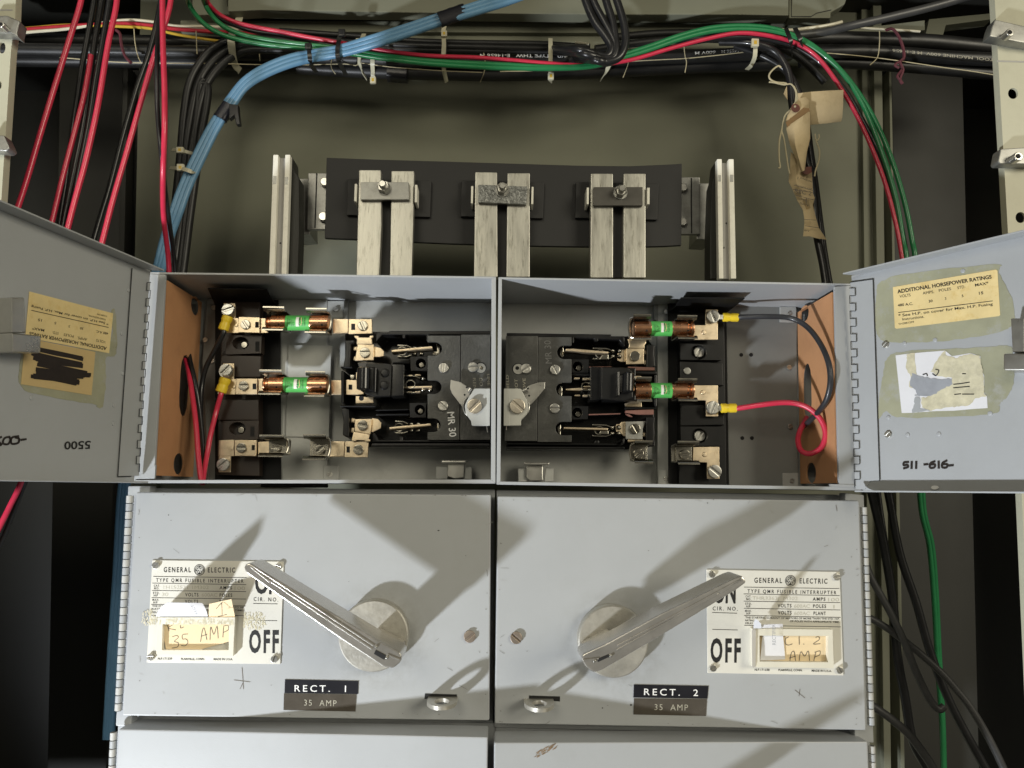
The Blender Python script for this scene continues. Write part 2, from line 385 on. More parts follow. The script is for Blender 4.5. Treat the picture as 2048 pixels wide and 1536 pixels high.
strut([B((1560, 158), (1615, 158), (1635, 1520), (1580, 1520)), B((1690, 158), (1750, 158), (1778, 1520), (1716, 1520))], B((1618, 205), (1690, 205), (1716, 1520), (1636, 1520)),
      B((1548, 180), (1570, 165), (1590, 1520), (1480, 1520), (1480, 1000), (1500, 440), (1525, 360)), 'white slotted strut rail right of the bus bars',
      [B((1574, 342), (1603, 342), (1603, 414), (1574, 414)), B((1708, 338), (1744, 338), (1744, 418), (1708, 418))], B((1665, 890), (1636, 1168)))
def bracket(front, side, line, heads, bolts, label):
    t = thing('mounting_bracket', P(*front[0], .17), label, 'bracket', 'zinc mounting brackets')
    m = MB(); m.poly(front, .166, .172, ZINC, .0012); m.poly(side, .172, .215, ZINC, .001)
    m.stroke(line, 2.5, Yp(.1657), DARKH, sm=False); m.build('plate', t)
    for x, y, r in heads:
        m = MB(); m.cyl(x, y, r*1.25, .164, .166, ZINC, 22); m.cyl(x, y, r, .158, .164, STEEL, 22, .18); m.build('bolt', t)
    for x, y in bolts:
        m = MB(); a = P(x, y, .178); m.lathe(a, (1, 0, 0), [(-.010, .004), (-.010, .0065), (-.003, .0065), (-.003, .009), (0, .009)] if x < 1000 else [(0, .009), (.003, .009), (.003, .0065), (.010, .0065), (.010, .004)], ZINC, 6); m.build('nut', t)
bracket(A((432, 315), (720, 315), (700, 962), (420, 962)), A((335, 380), (436, 380), (455, 1010), (300, 1020), (250, 980), (265, 270)), A((532, 325), (522, 650), (512, 940)),
        [(*A((620, 412))[0], 9.5), (*A((602, 808))[0], 10)], A((325, 430), (305, 830)), 'zinc bracket joining the left strut rail to the dark board')
bracket(B((1120, 362), (1366, 362), (1370, 1015), (1110, 1015)), B((1366, 432), (1470, 432), (1525, 355), (1540, 1040), (1500, 1078), (1330, 1070)), B((1268, 380), (1266, 650), (1270, 1000)),
        [(*B((1176, 476))[0], 8.5), (*B((1172, 868))[0], 8.5)], B((1480, 470), (1478, 868)), 'zinc bracket joining the right strut rail to the dark board')
t = thing('insulating_board', P(1000, 400, .157), 'bowed dark insulating board behind the three bus bar pairs', 'board')
m = MB()
top = [(653, 315), (760, 319), (900, 323), (1030, 327), (1160, 331), (1260, 332), (1330, 329), (1364, 327)]
bot = [(1363, 490), (1330, 492), (1260, 494), (1160, 493), (1030, 491), (900, 487), (720, 479), (649, 476)]
m.poly(top+bot, .152, .158, BOARD, .0008); m.build('sheet', t)
for x0, x1 in ((693, 863), (921, 1089), (1150, 1318)):
    m = MB(); k = (x0-693)*.012; m.poly([(x0+2, 358+k), (x1, 361+k), (x1-3, 434+k), (x0, 430+k)], .146, .1515, BOARD, .001); m.build('pad', t)
def buspair(b1, b2, clamp, cm, nut, sp, mid, label, jit):
    t = thing('bus_bar_pair', P(*nut, .13), label, 'bus bar', 'tinned bus bar pairs')
    for q in (b1, b2):
        m = MB(); m.poly(q, .128, .141, BUS, .0013); m.build('bar', t)
    m = MB(); m.poly(clamp, .122, .1275, cm, .0007); m.build('clamp_plate', t)
    m = MB(); c = P(*nut, .122); r = SC(.12)
    m.lathe(c, (0, -1, 0), [(0, 15*r), (.0015, 15*r), (.0015, 12*r)], ZINC, 26)
    m.lathe(c-Vector((0, .0015, 0)), (0, -1, 0), [(0, 13.2*r), (.006, 13.2*r), (.0075, 11.6*r)], STEEL, 6)
    m.lathe(c-Vector((0, .008, 0)), (0, -1, 0), [(0, 8*r), (.006, 8*r), (.0075, 6*r)], STEEL, 18); m.build('bolt', t)
    for q in sp:
        m = MB(); m.poly(q, .124, .145, OFFW, .0006); m.build('spacer', t)
    m = MB(); m.poly(mid, .1412, .1455, BOARD, .0006); m.build('block', t)
    return t
buspair(A((1012, 280), (1262, 282), (1268, 900), (1240, 1490), (980, 1490)), A((1380, 292), (1640, 292), (1628, 900), (1610, 1490), (1362, 1490)),
        A((1030, 420), (1578, 420), (1582, 620), (1028, 622)), ZINC, A((1298, 494))[0],
        [A((962, 440), (990, 440), (982, 640), (955, 640)), A((1648, 450), (1676, 450), (1672, 652), (1644, 652))], A((1250, 640), (1390, 640), (1380, 1500), (1245, 1500)), 'bus bar pair with mottled grey clamp nearest the left strut rail', 0)
C = lambda *p: zz(500, 0, 2.743, *p)
buspair(C((1235, 942), (1356, 944), (1358, 1520), (1228, 1520)), C((1412, 948), (1536, 948), (1535, 1520), (1406, 1520)),
        C((1252, 1012), (1522, 1022), (1516, 1122), (1252, 1110)), HAMMER, C((1384, 1044))[0],
        [C((1213, 1020), (1225, 1020), (1222, 1115), (1211, 1115)), C((1545, 1024), (1556, 1024), (1554, 1120), (1542, 1120))], C((1350, 1120), (1418, 1120), (1412, 1520), (1350, 1520)), 'middle bus bar pair with a silvery textured clamp', 0)
buspair(B((122, 322), (376, 322), (378, 900), (376, 1510), (118, 1510)), B((496, 322), (748, 322), (748, 900), (748, 1510), (494, 1510)),
        B((154, 476), (714, 476), (714, 688), (154, 688)), DPLATE, B((458, 545))[0],
        [B((76, 482), (102, 482), (100, 674), (74, 674)), B((764, 484), (794, 484), (792, 674), (762, 674))], B((370, 690), (500, 690), (500, 1510), (370, 1510)), 'bus bar pair with dark flat clamp nearest the right strut rail', 0)

# ================================================================== open switch boxes
YF, YBK = .004, .107
def shell(outer, ins, t, name='shell'):
    O = [P(x, y, YF) for x, y in outer]; I = [P(x, y, YF) for x, y in ins]; d = Vector((0, YBK-YF, 0))
    m = MB()
    for i in range(4):
        j = (i+1) % 4; m.wprism([O[i], O[j], I[j], I[i]], d, GREY, .0004)
    return m, O, I, d
def ground_clip(t, Z, flip):
    m = MB(); m.poly(Z['flange'], .075, .088, STEEL, .0012); m.poly(Z['body'], .083, .0895, STEEL, .0012)
    c = m.build('latch_clip', t)
    m = MB()
    for q in Z['tabs']: m.poly(q, .087, .0935, GREYIN, .0008)
    m.build('clip_base', c)

L = lambda *p: zz(360, 540, 3.491, *p)
L2 = lambda *p: zz(660, 540, 3.491, *p)
R2 = lambda *p: zz(1000, 540, 3.491, *p)
R3 = lambda *p: zz(1320, 540, 3.4125, *p)
# ---- left box
tL = thing('open_switch_box', P(640, 966, .05), 'open grey switch box with scribbled-over sticker on its door', 'switch box', 'open fused switch boxes')
m, O, I, d = shell([(299, 544), (992, 553), (991, 967), (266, 966)], [(303, 548), (983, 557), (982, 959), (271, 960)], tL)
m.poly([(301, 548), (331, 549), (308, 957), (270, 958)], YF-.0005, YF+.003, GREY, .0004)      # hinge flange
m.poly([(299, 956), (309, 957), (311, 930), (280, 950)], YF-.001, YF+.002, GREY)
m.wprism([o+Vector((0, YBK-YF+.0003, 0)) for o in O], (0, .002, 0), GREYIN); m.build('shell', tL)
px = P(331, 552, YF).x+.001
fO = plane((px, 0, 0), (1, 0, 0))
a, b = P(331, 552, YF+.003), P(308, 955, YF+.003)
def wallpts(x, z0, z1, y0, y1): return [Vector((x, y0, z0)), Vector((x, y1, z0)), Vector((x, y1, z1)), Vector((x, y0, z1))]
def sideboard(t, top, botm, y0, y1, hls, sgn):
    # fibre board standing along the box's side, its knock-outs cut right through; outline in (y, z)
    def f(y, z): k = (z-botm.z)/(top.z-botm.z); return Vector((botm.x+(top.x-botm.x)*k, y, z))
    m = MB(); m.holes([(y0, botm.z), (y1, botm.z), (y1, top.z), (y0, top.z)], hls, f, (sgn*.0016, 0, 0), ORANGE)
    return m.build('side_board', t)
zt, zb = a.z-.004, b.z+.002
H = zt-zb
sideboard(tL, Vector((a.x, 0, zt)), Vector((b.x, 0, zb)), .009, .100, [ell(.0825, P(391, 612, .0825).z, .012, .0108), slot(.052, P(378, 834, .065).z, .078, P(378, 709, .065).z), ell(.060, P(374, 928, .06).z, .013, .0115)], 1)
# raised back panels and corner plates
m = MB()
m.poly(L((560, 200), (1030, 205), (1030, 520), (1065, 530), (1045, 1180), (1030, 1300), (1030, 1520), (560, 1520)), .101, .1055, GREYIN, .0012)
m.poly(L((755, 520), (1058, 525), (1040, 1170), (735, 1165)), .0985, .1008, GREYIN, .0015)
m.poly(L((1030, 215), (1145, 215), (1145, 335), (1030, 335)), .1012, .1057, GREYIN, .0008)
m.poly(L((1000, 1365), (1105, 1365), (1105, 1480), (1000, 1480)), .1002, .1057, GREYIN, .0008)
m.poly(L((190, 200), (255, 200), (245, 1480), (200, 1480), (155, 640)), .1005, .1057, PAN, .0008)
m.poly(L2((95, 210), (125, 210), (120, 430), (95, 430)), .099, .1057, PAN, .0005)
m.build('mounting_plate', tL)
for x, y, an in ((672.5, 619, 20), (660, 949, 60), (424, 722, 0), (411, 680, 30), (428, 615, 0)):
    m = MB(); m.pscrew(x, y, 5, .1003, an, STEEL); m.build('screw', tL)
m = MB()     # black fibre sheet, folded forward under the top wall
topz = P(500, 557, YF).z-.0022
m.poly([(430, 598), (556, 600), (560, 650), (562, 960), (430, 960)], .0965, .099, SHEET, .0004)
q = [P(412, 574, .03), P(531, 577, .03)]
m.wprism([Vector((q[0].x, .035, topz)), Vector((q[1].x, .035, topz)), Vector((P(555, 600, .0965).x, .075, topz-.001)), Vector((P(556, 600, .0965).x, .0965, topz-.0015)), Vector((P(430, 600, .0965).x, .0965, topz-.0015))], (0, 0, -.0012), SHEET)
m.build('insulating_sheet', tL)
ground_clip(tL, dict(flange=L2((780, 1328), (950, 1328), (948, 1350), (778, 1350)), body=L2((825, 1345), (940, 1350), (935, 1450), (870, 1458), (820, 1440)),
                     tabs=[L2((740, 1372), (825, 1372), (820, 1460), (738, 1460)), L2((930, 1375), (990, 1375), (990, 1462), (925, 1460))]), 0)
# ---- right box
tR = thing('open_switch_box', P(1350, 978, .05), 'open grey switch box with a torn white label on its door', 'switch box', 'open fused switch boxes')
m, O, I, d = shell([(997, 554), (1704, 567), (1722, 981), (993, 969)], [(1004, 558), (1699, 571), (1717, 974), (1001, 963)], tR)
m.poly([(1669, 573), (1701, 571), (1719, 973), (1678, 973)], YF-.0005, YF+.003, GREY, .0004)
m.poly([(1660, 968), (1716, 970), (1717, 976), (1660, 973)], YF-.001, YF+.002, GREY)
m.wprism([o+Vector((0, YBK-YF+.0003, 0)) for o in O], (0, .002, 0), GREYIN); m.build('shell', tR)
a, b = P(1668, 578, YF+.003), P(1678, 970, YF+.003)
zt, zb = a.z-.003, b.z+.002; H = zt-zb
sideboard(tR, Vector((a.x, 0, zt)), Vector((b.x, 0, zb)), .009, .100, [slot(.068, P(1613, 643, .08).z, .092, P(1613, 612, .08).z), slot(.065, P(1616, 840, .077).z, .089, P(1616, 726, .077).z), ell(.0705, P(1621, 946, .0705).z, .013, .0115)], -1)
m = MB()
m.poly(R3((450, 240), (940, 250), (935, 480), (945, 1490), (470, 1490)), .100, .1055, PAN, .001)
m.poly(R2((1075, 235), (1105, 235), (1105, 360), (1078, 345)), .099, .1057, PAN, .0005)
m.poly(R2((1100, 240), (1190, 240), (1190, 1500), (1100, 1500)), .0995, .1057, GREYIN, .0005)
m.poly(R2((1105, 1395), (1195, 1395), (1195, 1500), (1105, 1500)), .0975, .0993, GREYIN, .0006)
m.poly(R3((820, 250), (930, 250), (930, 355), (820, 355)), .097, .0998, GREYIN, .0006)
m.poly(R3((838, 1385), (945, 1385), (945, 1490), (838, 1490)), .097, .0998, GREYIN, .0006)
for x, y in R3((555, 579), (622, 579), (562, 1147), (628, 1147)): m.cyl(x, y, 3.9, .0996, .1001, DARKH, 14)
m.build('mounting_plate', tR)
for x, y, an in ((1578, 735, 0), (1580, 853, 20), (1583, 962, -15), (1579, 627, 30), (1332, 957, 0), (1332, 624, 30)):
    m = MB(); m.pscrew(x, y, 5, .098, an, STEEL); m.build('screw', tR)
m = MB()
m.poly([(1336, 605), (1452, 612), (1456, 968), (1337, 966)], .094, .0965, SHEET, .0004)
topz = P(1400, 575, YF).z-.0025
q = [P(1364, 588, .03), P(1491, 590, .03)]
m.wprism([Vector((q[0].x, .035, topz)), Vector((q[1].x, .033, topz)), Vector((P(1452, 612, .094).x, .0965, topz-.0015)), Vector((P(1336, 612, .094).x, .0965, topz-.0015)), Vector((P(1340, 610, .094).x, .07, topz-.001))], (0, 0, -.0012), SHEET)
m.build('insulating_sheet', tR)
ground_clip(tR, dict(flange=R2((165, 1342), (345, 1342), (345, 1362), (168, 1362)), body=R2((185, 1360), (300, 1365), (300, 1470), (210, 1472), (183, 1450)),
                     tabs=[R2((125, 1385), (190, 1385), (190, 1478), (128, 1478)), R2((320, 1385), (375, 1385), (373, 1475), (310, 1478))]), 1)

# ------------------------------------------------------------------ doors of the open boxes
D1 = lambda *p: zz(0, 430, 2.695, *p)
D2 = lambda *p: zz(1680, 470, 2.845, *p)
def door(t, hinge_px, dirv, inward, zt, zb, W_, name='door'):
    h = P(hinge_px[0], hinge_px[1], .0); dirv = Vector((*dirv, 0)).normalized(); nrm = Vector((*inward, 0)); nrm = (nrm-dirv*nrm.dot(dirv)).normalized()
    o = Vector((h.x, h.y, 0)); E = lambda s, z, k=0: o+dirv*s+nrm*k+Vector((0, 0, z))
    m = MB(); th = -nrm*.002; fl = .016
    m.wprism([E(.004, zb), E(W_, zb), E(W_, zt), E(.004, zt)], th, GREY, .0006)
    m.wprism([E(.018, zt), E(W_, zt), E(W_, zt, fl), E(.004, zt, fl), E(.008, zt, .006)], (0, 0, -.0016), GREY, .0004)
    m.wprism([E(.018, zb), E(W_, zb), E(W_, zb, fl), E(.004, zb, fl), E(.008, zb, .006)], (0, 0, .0016), GREY, .0004)
    m.wprism([E(W_, zb), E(W_, zb, fl), E(W_, zt, fl), E(W_, zt)], dirv*.0016, GREY, .0004)
    d_ = m.build(name, t)
    return d_, plane(o, nrm), nrm, E
def onp(f, n, k): return lambda x, y: f(x, y)+n*k
dL, fL, nL, EL = door(tL, (290, 760), (-.04, -.162), (1, -.2), P(296, 543, 0).z, P(274, 966, 0).z, .335)
dR, fR, nR, ER = door(tR, (1707, 770), (.085, -.122), (-1, -.5), P(1706, 553, 0).z, P(1714, 984, 0).z, .335)
# hinges: leaf with toothed edge, knuckle barrel behind
def leaf(dd, f, n, pts_leaf, e0, e1, nt, wd, sgn, lines):
    m = MB(); m.fpoly(pts_leaf, onp(f, n, .0012), n*-.0010, GREY, .0003)
    (x0, y0), (x1, y1) = e0, e1
    for i in range(nt):
        k0 = (i+.05)/nt; k1 = (i+.55)/nt
        a = (x0+(x1-x0)*k0, y0+(y1-y0)*k0); b = (x0+(x1-x0)*k1, y0+(y1-y0)*k1)
        m.fpoly([a, (a[0]+sgn*wd, a[1]), (b[0]+sgn*wd, b[1]), b], onp(f, n, .0026), n*-.0022, GREY, .0006)
        m.stroke([a, (a[0]+sgn*wd, a[1]), (b[0]+sgn*wd, b[1]), b], 1.6, onp(f, n, .0028), DARKH, sm=False)
        nx = (x0+(x1-x0)*(i+1.05)/nt, y0+(y1-y0)*(i+1.05)/nt)
        m.stroke([b, nx], 1.6, onp(f, n, .0028), DARKH, sm=False)
    for a, b in lines: m.stroke([a, b], 1.8, onp(f, n, .0015), DARKH, sm=False)
    return m.build('hinge', dd)
leaf(dL, fL, nL, D1((705, 288), (800, 310), (745, 1405), (628, 1410)), D1((800, 360))[0], D1((738, 1380))[0], 12, 7, -1, [(D1((705, 288))[0], D1((628, 1410))[0]), (D1((628, 1410))[0], D1((700, 1408))[0])])
leaf(dR, fR, nR, D2((62, 268), (192, 252), (230, 1395), (175, 1400), (140, 1450), (92, 1445)), D2((62, 300))[0], D2((92, 1430))[0], 13, 11, 1, [(D2((192, 252))[0], D2((230, 1395))[0]), (D2((62, 270))[0], D2((192, 252))[0])])
def rivets(dd, f, n, lst, r=.0022):
    for x, y in lst:
        m = MB(); c = f(x, y); m.lathe(c, n, [(0, r), (.0007, r*.9), (.0012, r*.5)], GREY, 12); m.build('rivet', dd)
rivets(dL, fL, nL, D1((690, 405), (655, 640), (660, 855), (612, 1025), (610, 1125), (168, 985)))
rivets(dR, fR, nR, D2((367, 617), (542, 597), (275, 1038), (385, 1137), (563, 1133), (855, 1015), (700, 205)))
for x, y in D2((262, 625), (277, 1135)):
    m = MB(); m.screw(fR(x, y), nR, .0032, .0025, 40, STEEL); m.build('screw', dR)
m = MB(); m.fpoly(ell(*D2((550, 1437))[0], 7, 4), onp(fR, nR, .004), nR*-.001, WHITE); m.build('paint_chip', dR)
# door catch blocks cropped by the photo's edges
m = MB(); m.fpoly(D1((-40, 450), (30, 450), (40, 640), (-40, 640)), onp(fL, nL, .018), nL*-.018, STEEL, .001)
m.fpoly(D1((-60, 640), (102, 655), (98, 750), (-60, 745)), onp(fL, nL, .022), nL*-.022, STEEL, .0015); m.build('door_catch', dL)
m = MB(); m.fpoly(D2((1020, 490), (1100, 490), (1100, 680), (1030, 680)), onp(fR, nR, .018), nR*-.018, STEEL, .001)
m.fpoly(D2((990, 690), (1140, 690), (1140, 785), (990, 785)), onp(fR, nR, .022), nR*-.022, STEEL, .0015); m.build('door_catch', dR)
# stains left by the glue
def sm(*pts):
    r = random.Random(11); q = spline([(x, y, 0) for x, y in pts]+[(*pts[0], 0)], 7)[:-1]
    return [(v.x+r.uniform(-1.1, 1.1), v.y+r.uniform(-1.1, 1.1)) for v in q]
m = MB()
m.fpoly(sm(*D1((120, 700), (112, 925), (300, 985), (500, 1020), (520, 1035), (555, 1030), (570, 890), (572, 770), (625, 745), (625, 540), (600, 520), (560, 700))), onp(fL, nL, .0003), nL*-.0002, STAIN); m.build('glue_stain', dL)
m = MB()
m.fpoly(sm(*D2((205, 350), (235, 265), (420, 215), (880, 168), (905, 215), (985, 380), (985, 500), (900, 555), (620, 600), (420, 610), (260, 608), (212, 560), (200, 450))), onp(fR, nR, .0003), nR*-.0002, STAIN)
m.fpoly(sm(*D2((255, 720), (320, 670), (560, 650), (800, 640), (965, 632), (985, 700), (990, 830), (960, 910), (910, 960), (880, 1015), (560, 1038), (330, 1035), (262, 1000), (215, 1045), (228, 900), (245, 800))), onp(fR, nR, .0003), nR*-.0002, STAIN)
m.build('glue_stain', dR)
# stickers and writing
def lettered(dd, name, f, n, base, bm_, lines, strokes=(), extra=None, label=None):
    m = MB(); m.fpoly(base, onp(f, n, .0007), n*-.0003, bm_)
    fi = onp(f, n, .0009)
    for t_, a, b, cap, bold, ink in lines: m.text(t_, a, b, cap, fi, ink, bold)
    for pts, wd, ink, sm in strokes: m.stroke(pts, wd, fi, ink, sm=sm)
    if extra: extra(m, fi)
    o = m.build(name, dd)
    if label: o['label'] = label
    return o
d1 = lambda x, y: D1((x, y))[0]
d2 = lambda x, y: D2((x, y))[0]
lettered(dL, 'rating_sticker', fL, nL, D1((155, 412), (607, 530), (585, 745), (133, 660)), STICK, [
    ('ADDITIONAL HORSEPOWER RATINGS', d1(572, 712), d1(155, 630), 6.5, .02, INK),
    ('VOLTS', d1(566, 680), d1(516, 668), 5, 0, INK), ('AMPS.', d1(466, 665), d1(414, 655), 5, 0, INK), ('POLES', d1(394, 648), d1(340, 638), 5, 0, INK), ('STD.', d1(312, 632), d1(278, 626), 5, 0, INK), ('MAX*', d1(235, 616), d1(170, 604), 5, .01, INK),
    ('480 A.C.', d1(580, 634), d1(514, 622), 4.5, .01, INK), ('30', d1(446, 607), d1(428, 604), 4.5, .01, INK), ('3', d1(374, 595), d1(366, 594), 4.5, 0, INK), ('5', d1(300, 578), d1(290, 576), 4.5, .01, INK), ('15', d1(222, 562), d1(202, 558), 5, .01, INK),
    ('* See H.P. on cover for Max. H.P. Fusing', d1(582, 582), d1(165, 487), 4.5, .01, INK), ('Instructions.', d1(565, 560), d1(472, 538), 4.5, 0, INK), ('TH2881399', d1(575, 543), d1(520, 530), 3, 0, INK)],
    [([d1(580, 606), d1(165, 514)], 1.2, INK, False)])
def scrib(m, fi):
    r = random.Random(3); rows = [(165, 720, 435, 775), (175, 745, 430, 800), (185, 775, 432, 812), (205, 800, 460, 850), (185, 830, 475, 860), (200, 850, 440, 870), (172, 868, 410, 890), (250, 880, 412, 912)]
    for i, (x0, y0, x1, y1) in enumerate(rows):
        for j in range(3):
            dy = r.uniform(-8, 8)
            m.stroke([d1(x0+r.uniform(-6, 10), y0+dy), d1((x0+x1)/2, (y0+y1)/2+dy+r.uniform(-5, 5)), d1(x1+r.uniform(-12, 6), y1+dy)], 7.5, lambda x, y, k=.00001*(i*3+j): fi(x, y)+nL*k, MARK)
lettered(dL, 'scribbled_sticker', fL, nL*1.0, D1((133, 662), (511, 738), (490, 972), (110, 912)), STICKD, [], [], scrib, 'tan sticker scribbled over with black marker')
m = MB(); m.text('5500', d1(487, 1218), d1(345, 1222), 15, onp(fL, nL, .0005), INK, .02, up=(-.4, 15.5))
m.build('marker_number', dL); m = MB()
fi = onp(fL, nL, .0005)
for p_ in ([(138, 1208), (112, 1212)], [(98, 1192), (62, 1200), (60, 1232), (95, 1228), (100, 1205), (82, 1200)], [(50, 1195), (22, 1203), (14, 1230), (40, 1235), (54, 1212), (48, 1196)], [(5, 1196), (-20, 1210), (5, 1238), (-25, 1240)]):
    m.stroke([d1(*q) for q in p_], 4.2, fi, MARK)
m.build('marker_number', dL)
lettered(dR, 'rating_sticker', fR, nR, D2((303, 297), (890, 197), (898, 204), (913, 455), (906, 462), (322, 534), (314, 528)), STICK, [
    ('ADDITIONAL HORSEPOWER RATINGS', d2(330, 333), d2(866, 248), 7.2, .025, INK),
    ('VOLTS', d2(343, 358), d2(405, 349), 5.5, 0, INK), ('AMPS.', d2(474, 340), d2(538, 331), 5.5, 0, INK), ('POLES', d2(566, 325), d2(635, 314), 5.5, 0, INK), ('STD.', d2(672, 309), d2(715, 302), 5.5, 0, INK), ('MAX*', d2(772, 294), d2(848, 282), 5.5, .01, INK),
    ('480 A.C.', d2(332, 408), d2(418, 398), 5, .015, INK), ('30', d2(508, 385), d2(530, 382), 5, .015, INK), ('3', d2(600, 370), d2(608, 369), 5, 0, INK), ('5', d2(696, 355), d2(705, 354), 5, .015, INK), ('15', d2(794, 340), d2(818, 337), 5.5, .015, INK),
    ('* See H.P. on cover for Max. H.P. Fusing', d2(335, 467), d2(872, 400), 5.2, .01, INK), ('Instructions.', d2(358, 487), d2(482, 471), 5, .005, INK), ('TH2881399', d2(335, 513), d2(424, 500), 3.6, 0, INK)],
    [([d2(335, 442), d2(870, 376)], 1.3, INK, False)])
def rag(*pts):
    r = random.Random(len(pts)); out = []
    for a, b in zip(pts, pts[1:]+pts[:1]):
        n = max(1, int(math.hypot(b[0]-a[0], b[1]-a[1])/4))
        out += [(a[0]+(b[0]-a[0])*i/n+r.uniform(-1.3, 1.3), a[1]+(b[1]-a[1])*i/n+r.uniform(-1.3, 1.3)) for i in range(n)]
    return out
def torn(m, fi):
    k = lambda v: (lambda x, y: fi(x, y)+nR*v)
    m.fpoly(rag(*D2((383, 677), (425, 672), (432, 720), (440, 790), (415, 870), (395, 868), (405, 800), (380, 760))), k(.0001), nR*-.00008, TORN)
    m.fpoly(rag(*D2((600, 660), (612, 690), (660, 700), (740, 675), (795, 685), (806, 720), (815, 780), (822, 830), (820, 905), (840, 918), (770, 930), (740, 968), (560, 990), (520, 1000), (470, 985), (465, 930), (520, 915), (600, 860), (640, 815), (560, 800), (520, 780), (545, 720))), k(.0001), nR*-.00008, TORN)
    m.fpoly(rag(*D2((412, 785), (450, 800), (500, 812), (560, 822), (640, 815), (642, 850), (580, 880), (530, 915), (450, 918), (425, 870), (400, 862))), k(.0002), nR*-.00008, BLUEG)
    m.fpoly(rag(*D2((430, 918), (462, 925), (458, 985), (520, 1000), (412, 1010), (425, 960))), k(.0002), nR*-.00008, GREY)
    for p_ in ([(430, 912), (520, 912)], [(490, 850), (620, 846)], [(650, 850), (690, 846), (740, 838)], [(700, 790), (718, 790)], [(650, 870), (740, 862)], [(655, 908), (690, 904)], [(700, 906), (765, 906)], [(475, 795), (495, 790), (500, 802)], [(530, 790), (550, 800), (566, 772), (548, 765)]):
        m.stroke([d2(*q) for q in p_], 2, k(.0003), BLUEG if p_[0][0] < 640 and p_[0][1] > 840 else INK)
lettered(dR, 'torn_label', fR, nR, D2((318, 685), (380, 677), (470, 668), (600, 658), (640, 690), (745, 672), (800, 690), (806, 770), (822, 800), (822, 900), (838, 920), (842, 985), (760, 990), (650, 1000), (540, 1002), (410, 1012), (353, 1013)), PAPER, [], [], torn, 'torn white paper label with grey scrape')
m = MB(); fi = onp(fR, nR, .0005)
for p_ in ([(390, 1292), (366, 1294), (364, 1310), (382, 1308), (388, 1320), (364, 1328)], [(409, 1290), (408, 1328)], [(435, 1290), (434, 1328)], [(480, 1306), (500, 1304)], [(540, 1288), (515, 1300), (514, 1324), (538, 1322), (540, 1306), (520, 1306)], [(562, 1288), (563, 1326)], [(608, 1284), (584, 1298), (584, 1322), (608, 1322), (611, 1306), (590, 1304)], [(622, 1312), (644, 1310)]):
    m.stroke([d2(*q) for q in p_], 4.4, fi, MARK, sm=len(p_) > 3)
m.build('marker_number', dR)
# ================================================================== closed switch units (second row) and the ones below
Z0 = .0
G3 = lambda *p: zz(200, 960, 2.955, *p)
G6 = lambda *p: zz(1380, 960, 2.667, *p)
K = lambda *p: zz(280, 1100, 6.4, *p)      # left nameplate close-up
KR = lambda *p: zz(1400, 1120, 6.4, *p)    # right nameplate close-up
k1 = lambda x, y: K((x, y))[0]
k2 = lambda x, y: KR((x, y))[0]
def hinge_barrel(t, x0, y0, x1, y1, n, r, Ys=(0, 0), parent_leaf=None):
    m = MB()
    for i in range(n):
        a = P(x0+(x1-x0)*i/n, y0+(y1-y0)*i/n, .006); b = P(x0+(x1-x0)*(i+.94)/n, y0+(y1-y0)*(i+.94)/n, .006)
        R = r*SC(0); Ln = (b-a).length
        m.lathe(a, b-a, [(0, R*.8), (Ln*.05, R), (Ln*.95, R), (Ln, R*.8)], GREY if i % 2 else OFFGREY, 12)
    a = P(x0, y0, .006); b = P(x1, y1, .006); m.lathe(a, b-a, [(0, r*SC(0)*.72), ((b-a).length, r*SC(0)*.72)], DARKH, 10)
    return m.build('hinge', t)
OFFGREY = mat('hinge_paint', (.47, .47, .45), .45, var=.06, scale=60)
def tapes(t, up_, lo, l1, l2, s1, s2):
    m = MB(); f = Yp(-.0006); m.poly(up_, -.0006, 0, TAPEK); m.text(l1, s1[0], s1[1], s1[2], Yp(-.0009), WHITE, .006, 1.14); m.build('name_tape', t)
    m = MB(); m.poly(lo, -.0005, 0, TAPEB); m.text(l2, s2[0], s2[1], s2[2], Yp(-.0008), PALE, 0.0, 1.08); m.build('rating_tape', t)
PALE = mat('embossed_cream', (.36, .34, .27), .5, var=.2, scale=200)
def monogram(m, cx, cy, f, s=1.0):
    m.stroke(ell(cx, cy, 10.2*s, 10.6*s, 24)+[(cx+10.2*s, cy)], 1.3*s, f, INK)
    g = lambda v: (lambda x, y: f(x, y)+Vector((0, v, 0)))
    vs = [f(x, y) for x, y in ell(cx, cy, 8.6*s, 8.9*s, 24)]; m.raw(vs, [list(range(24))], INK)
    h = g(-.00006)
    q = lambda *p: [(cx+x*s, cy+y*s) for x, y in p]
    for p_ in [q((-1, -6), (-5, -5), (-6.2, -1.5), (-3, -.5), (-1.8, -3), (-3.6, -3.4)), q((-3, -.5), (0, -1), (1.5, -5), (4.5, -6), (5, -3), (2, -1), (0, 1), (-2, 5), (-5, 6), (-6, 3), (-3.5, 2), (-2.2, 3.6)),
               q((1, 2), (3.5, 1), (6, 2), (5.5, 5.4), (2.4, 6.2), (1.4, 4), (3.6, 3.4)), q((2.6, -.8), (5, -.6), (6.4, -2.4))]:
        m.stroke(p_, 1.15*s, h, ALU)
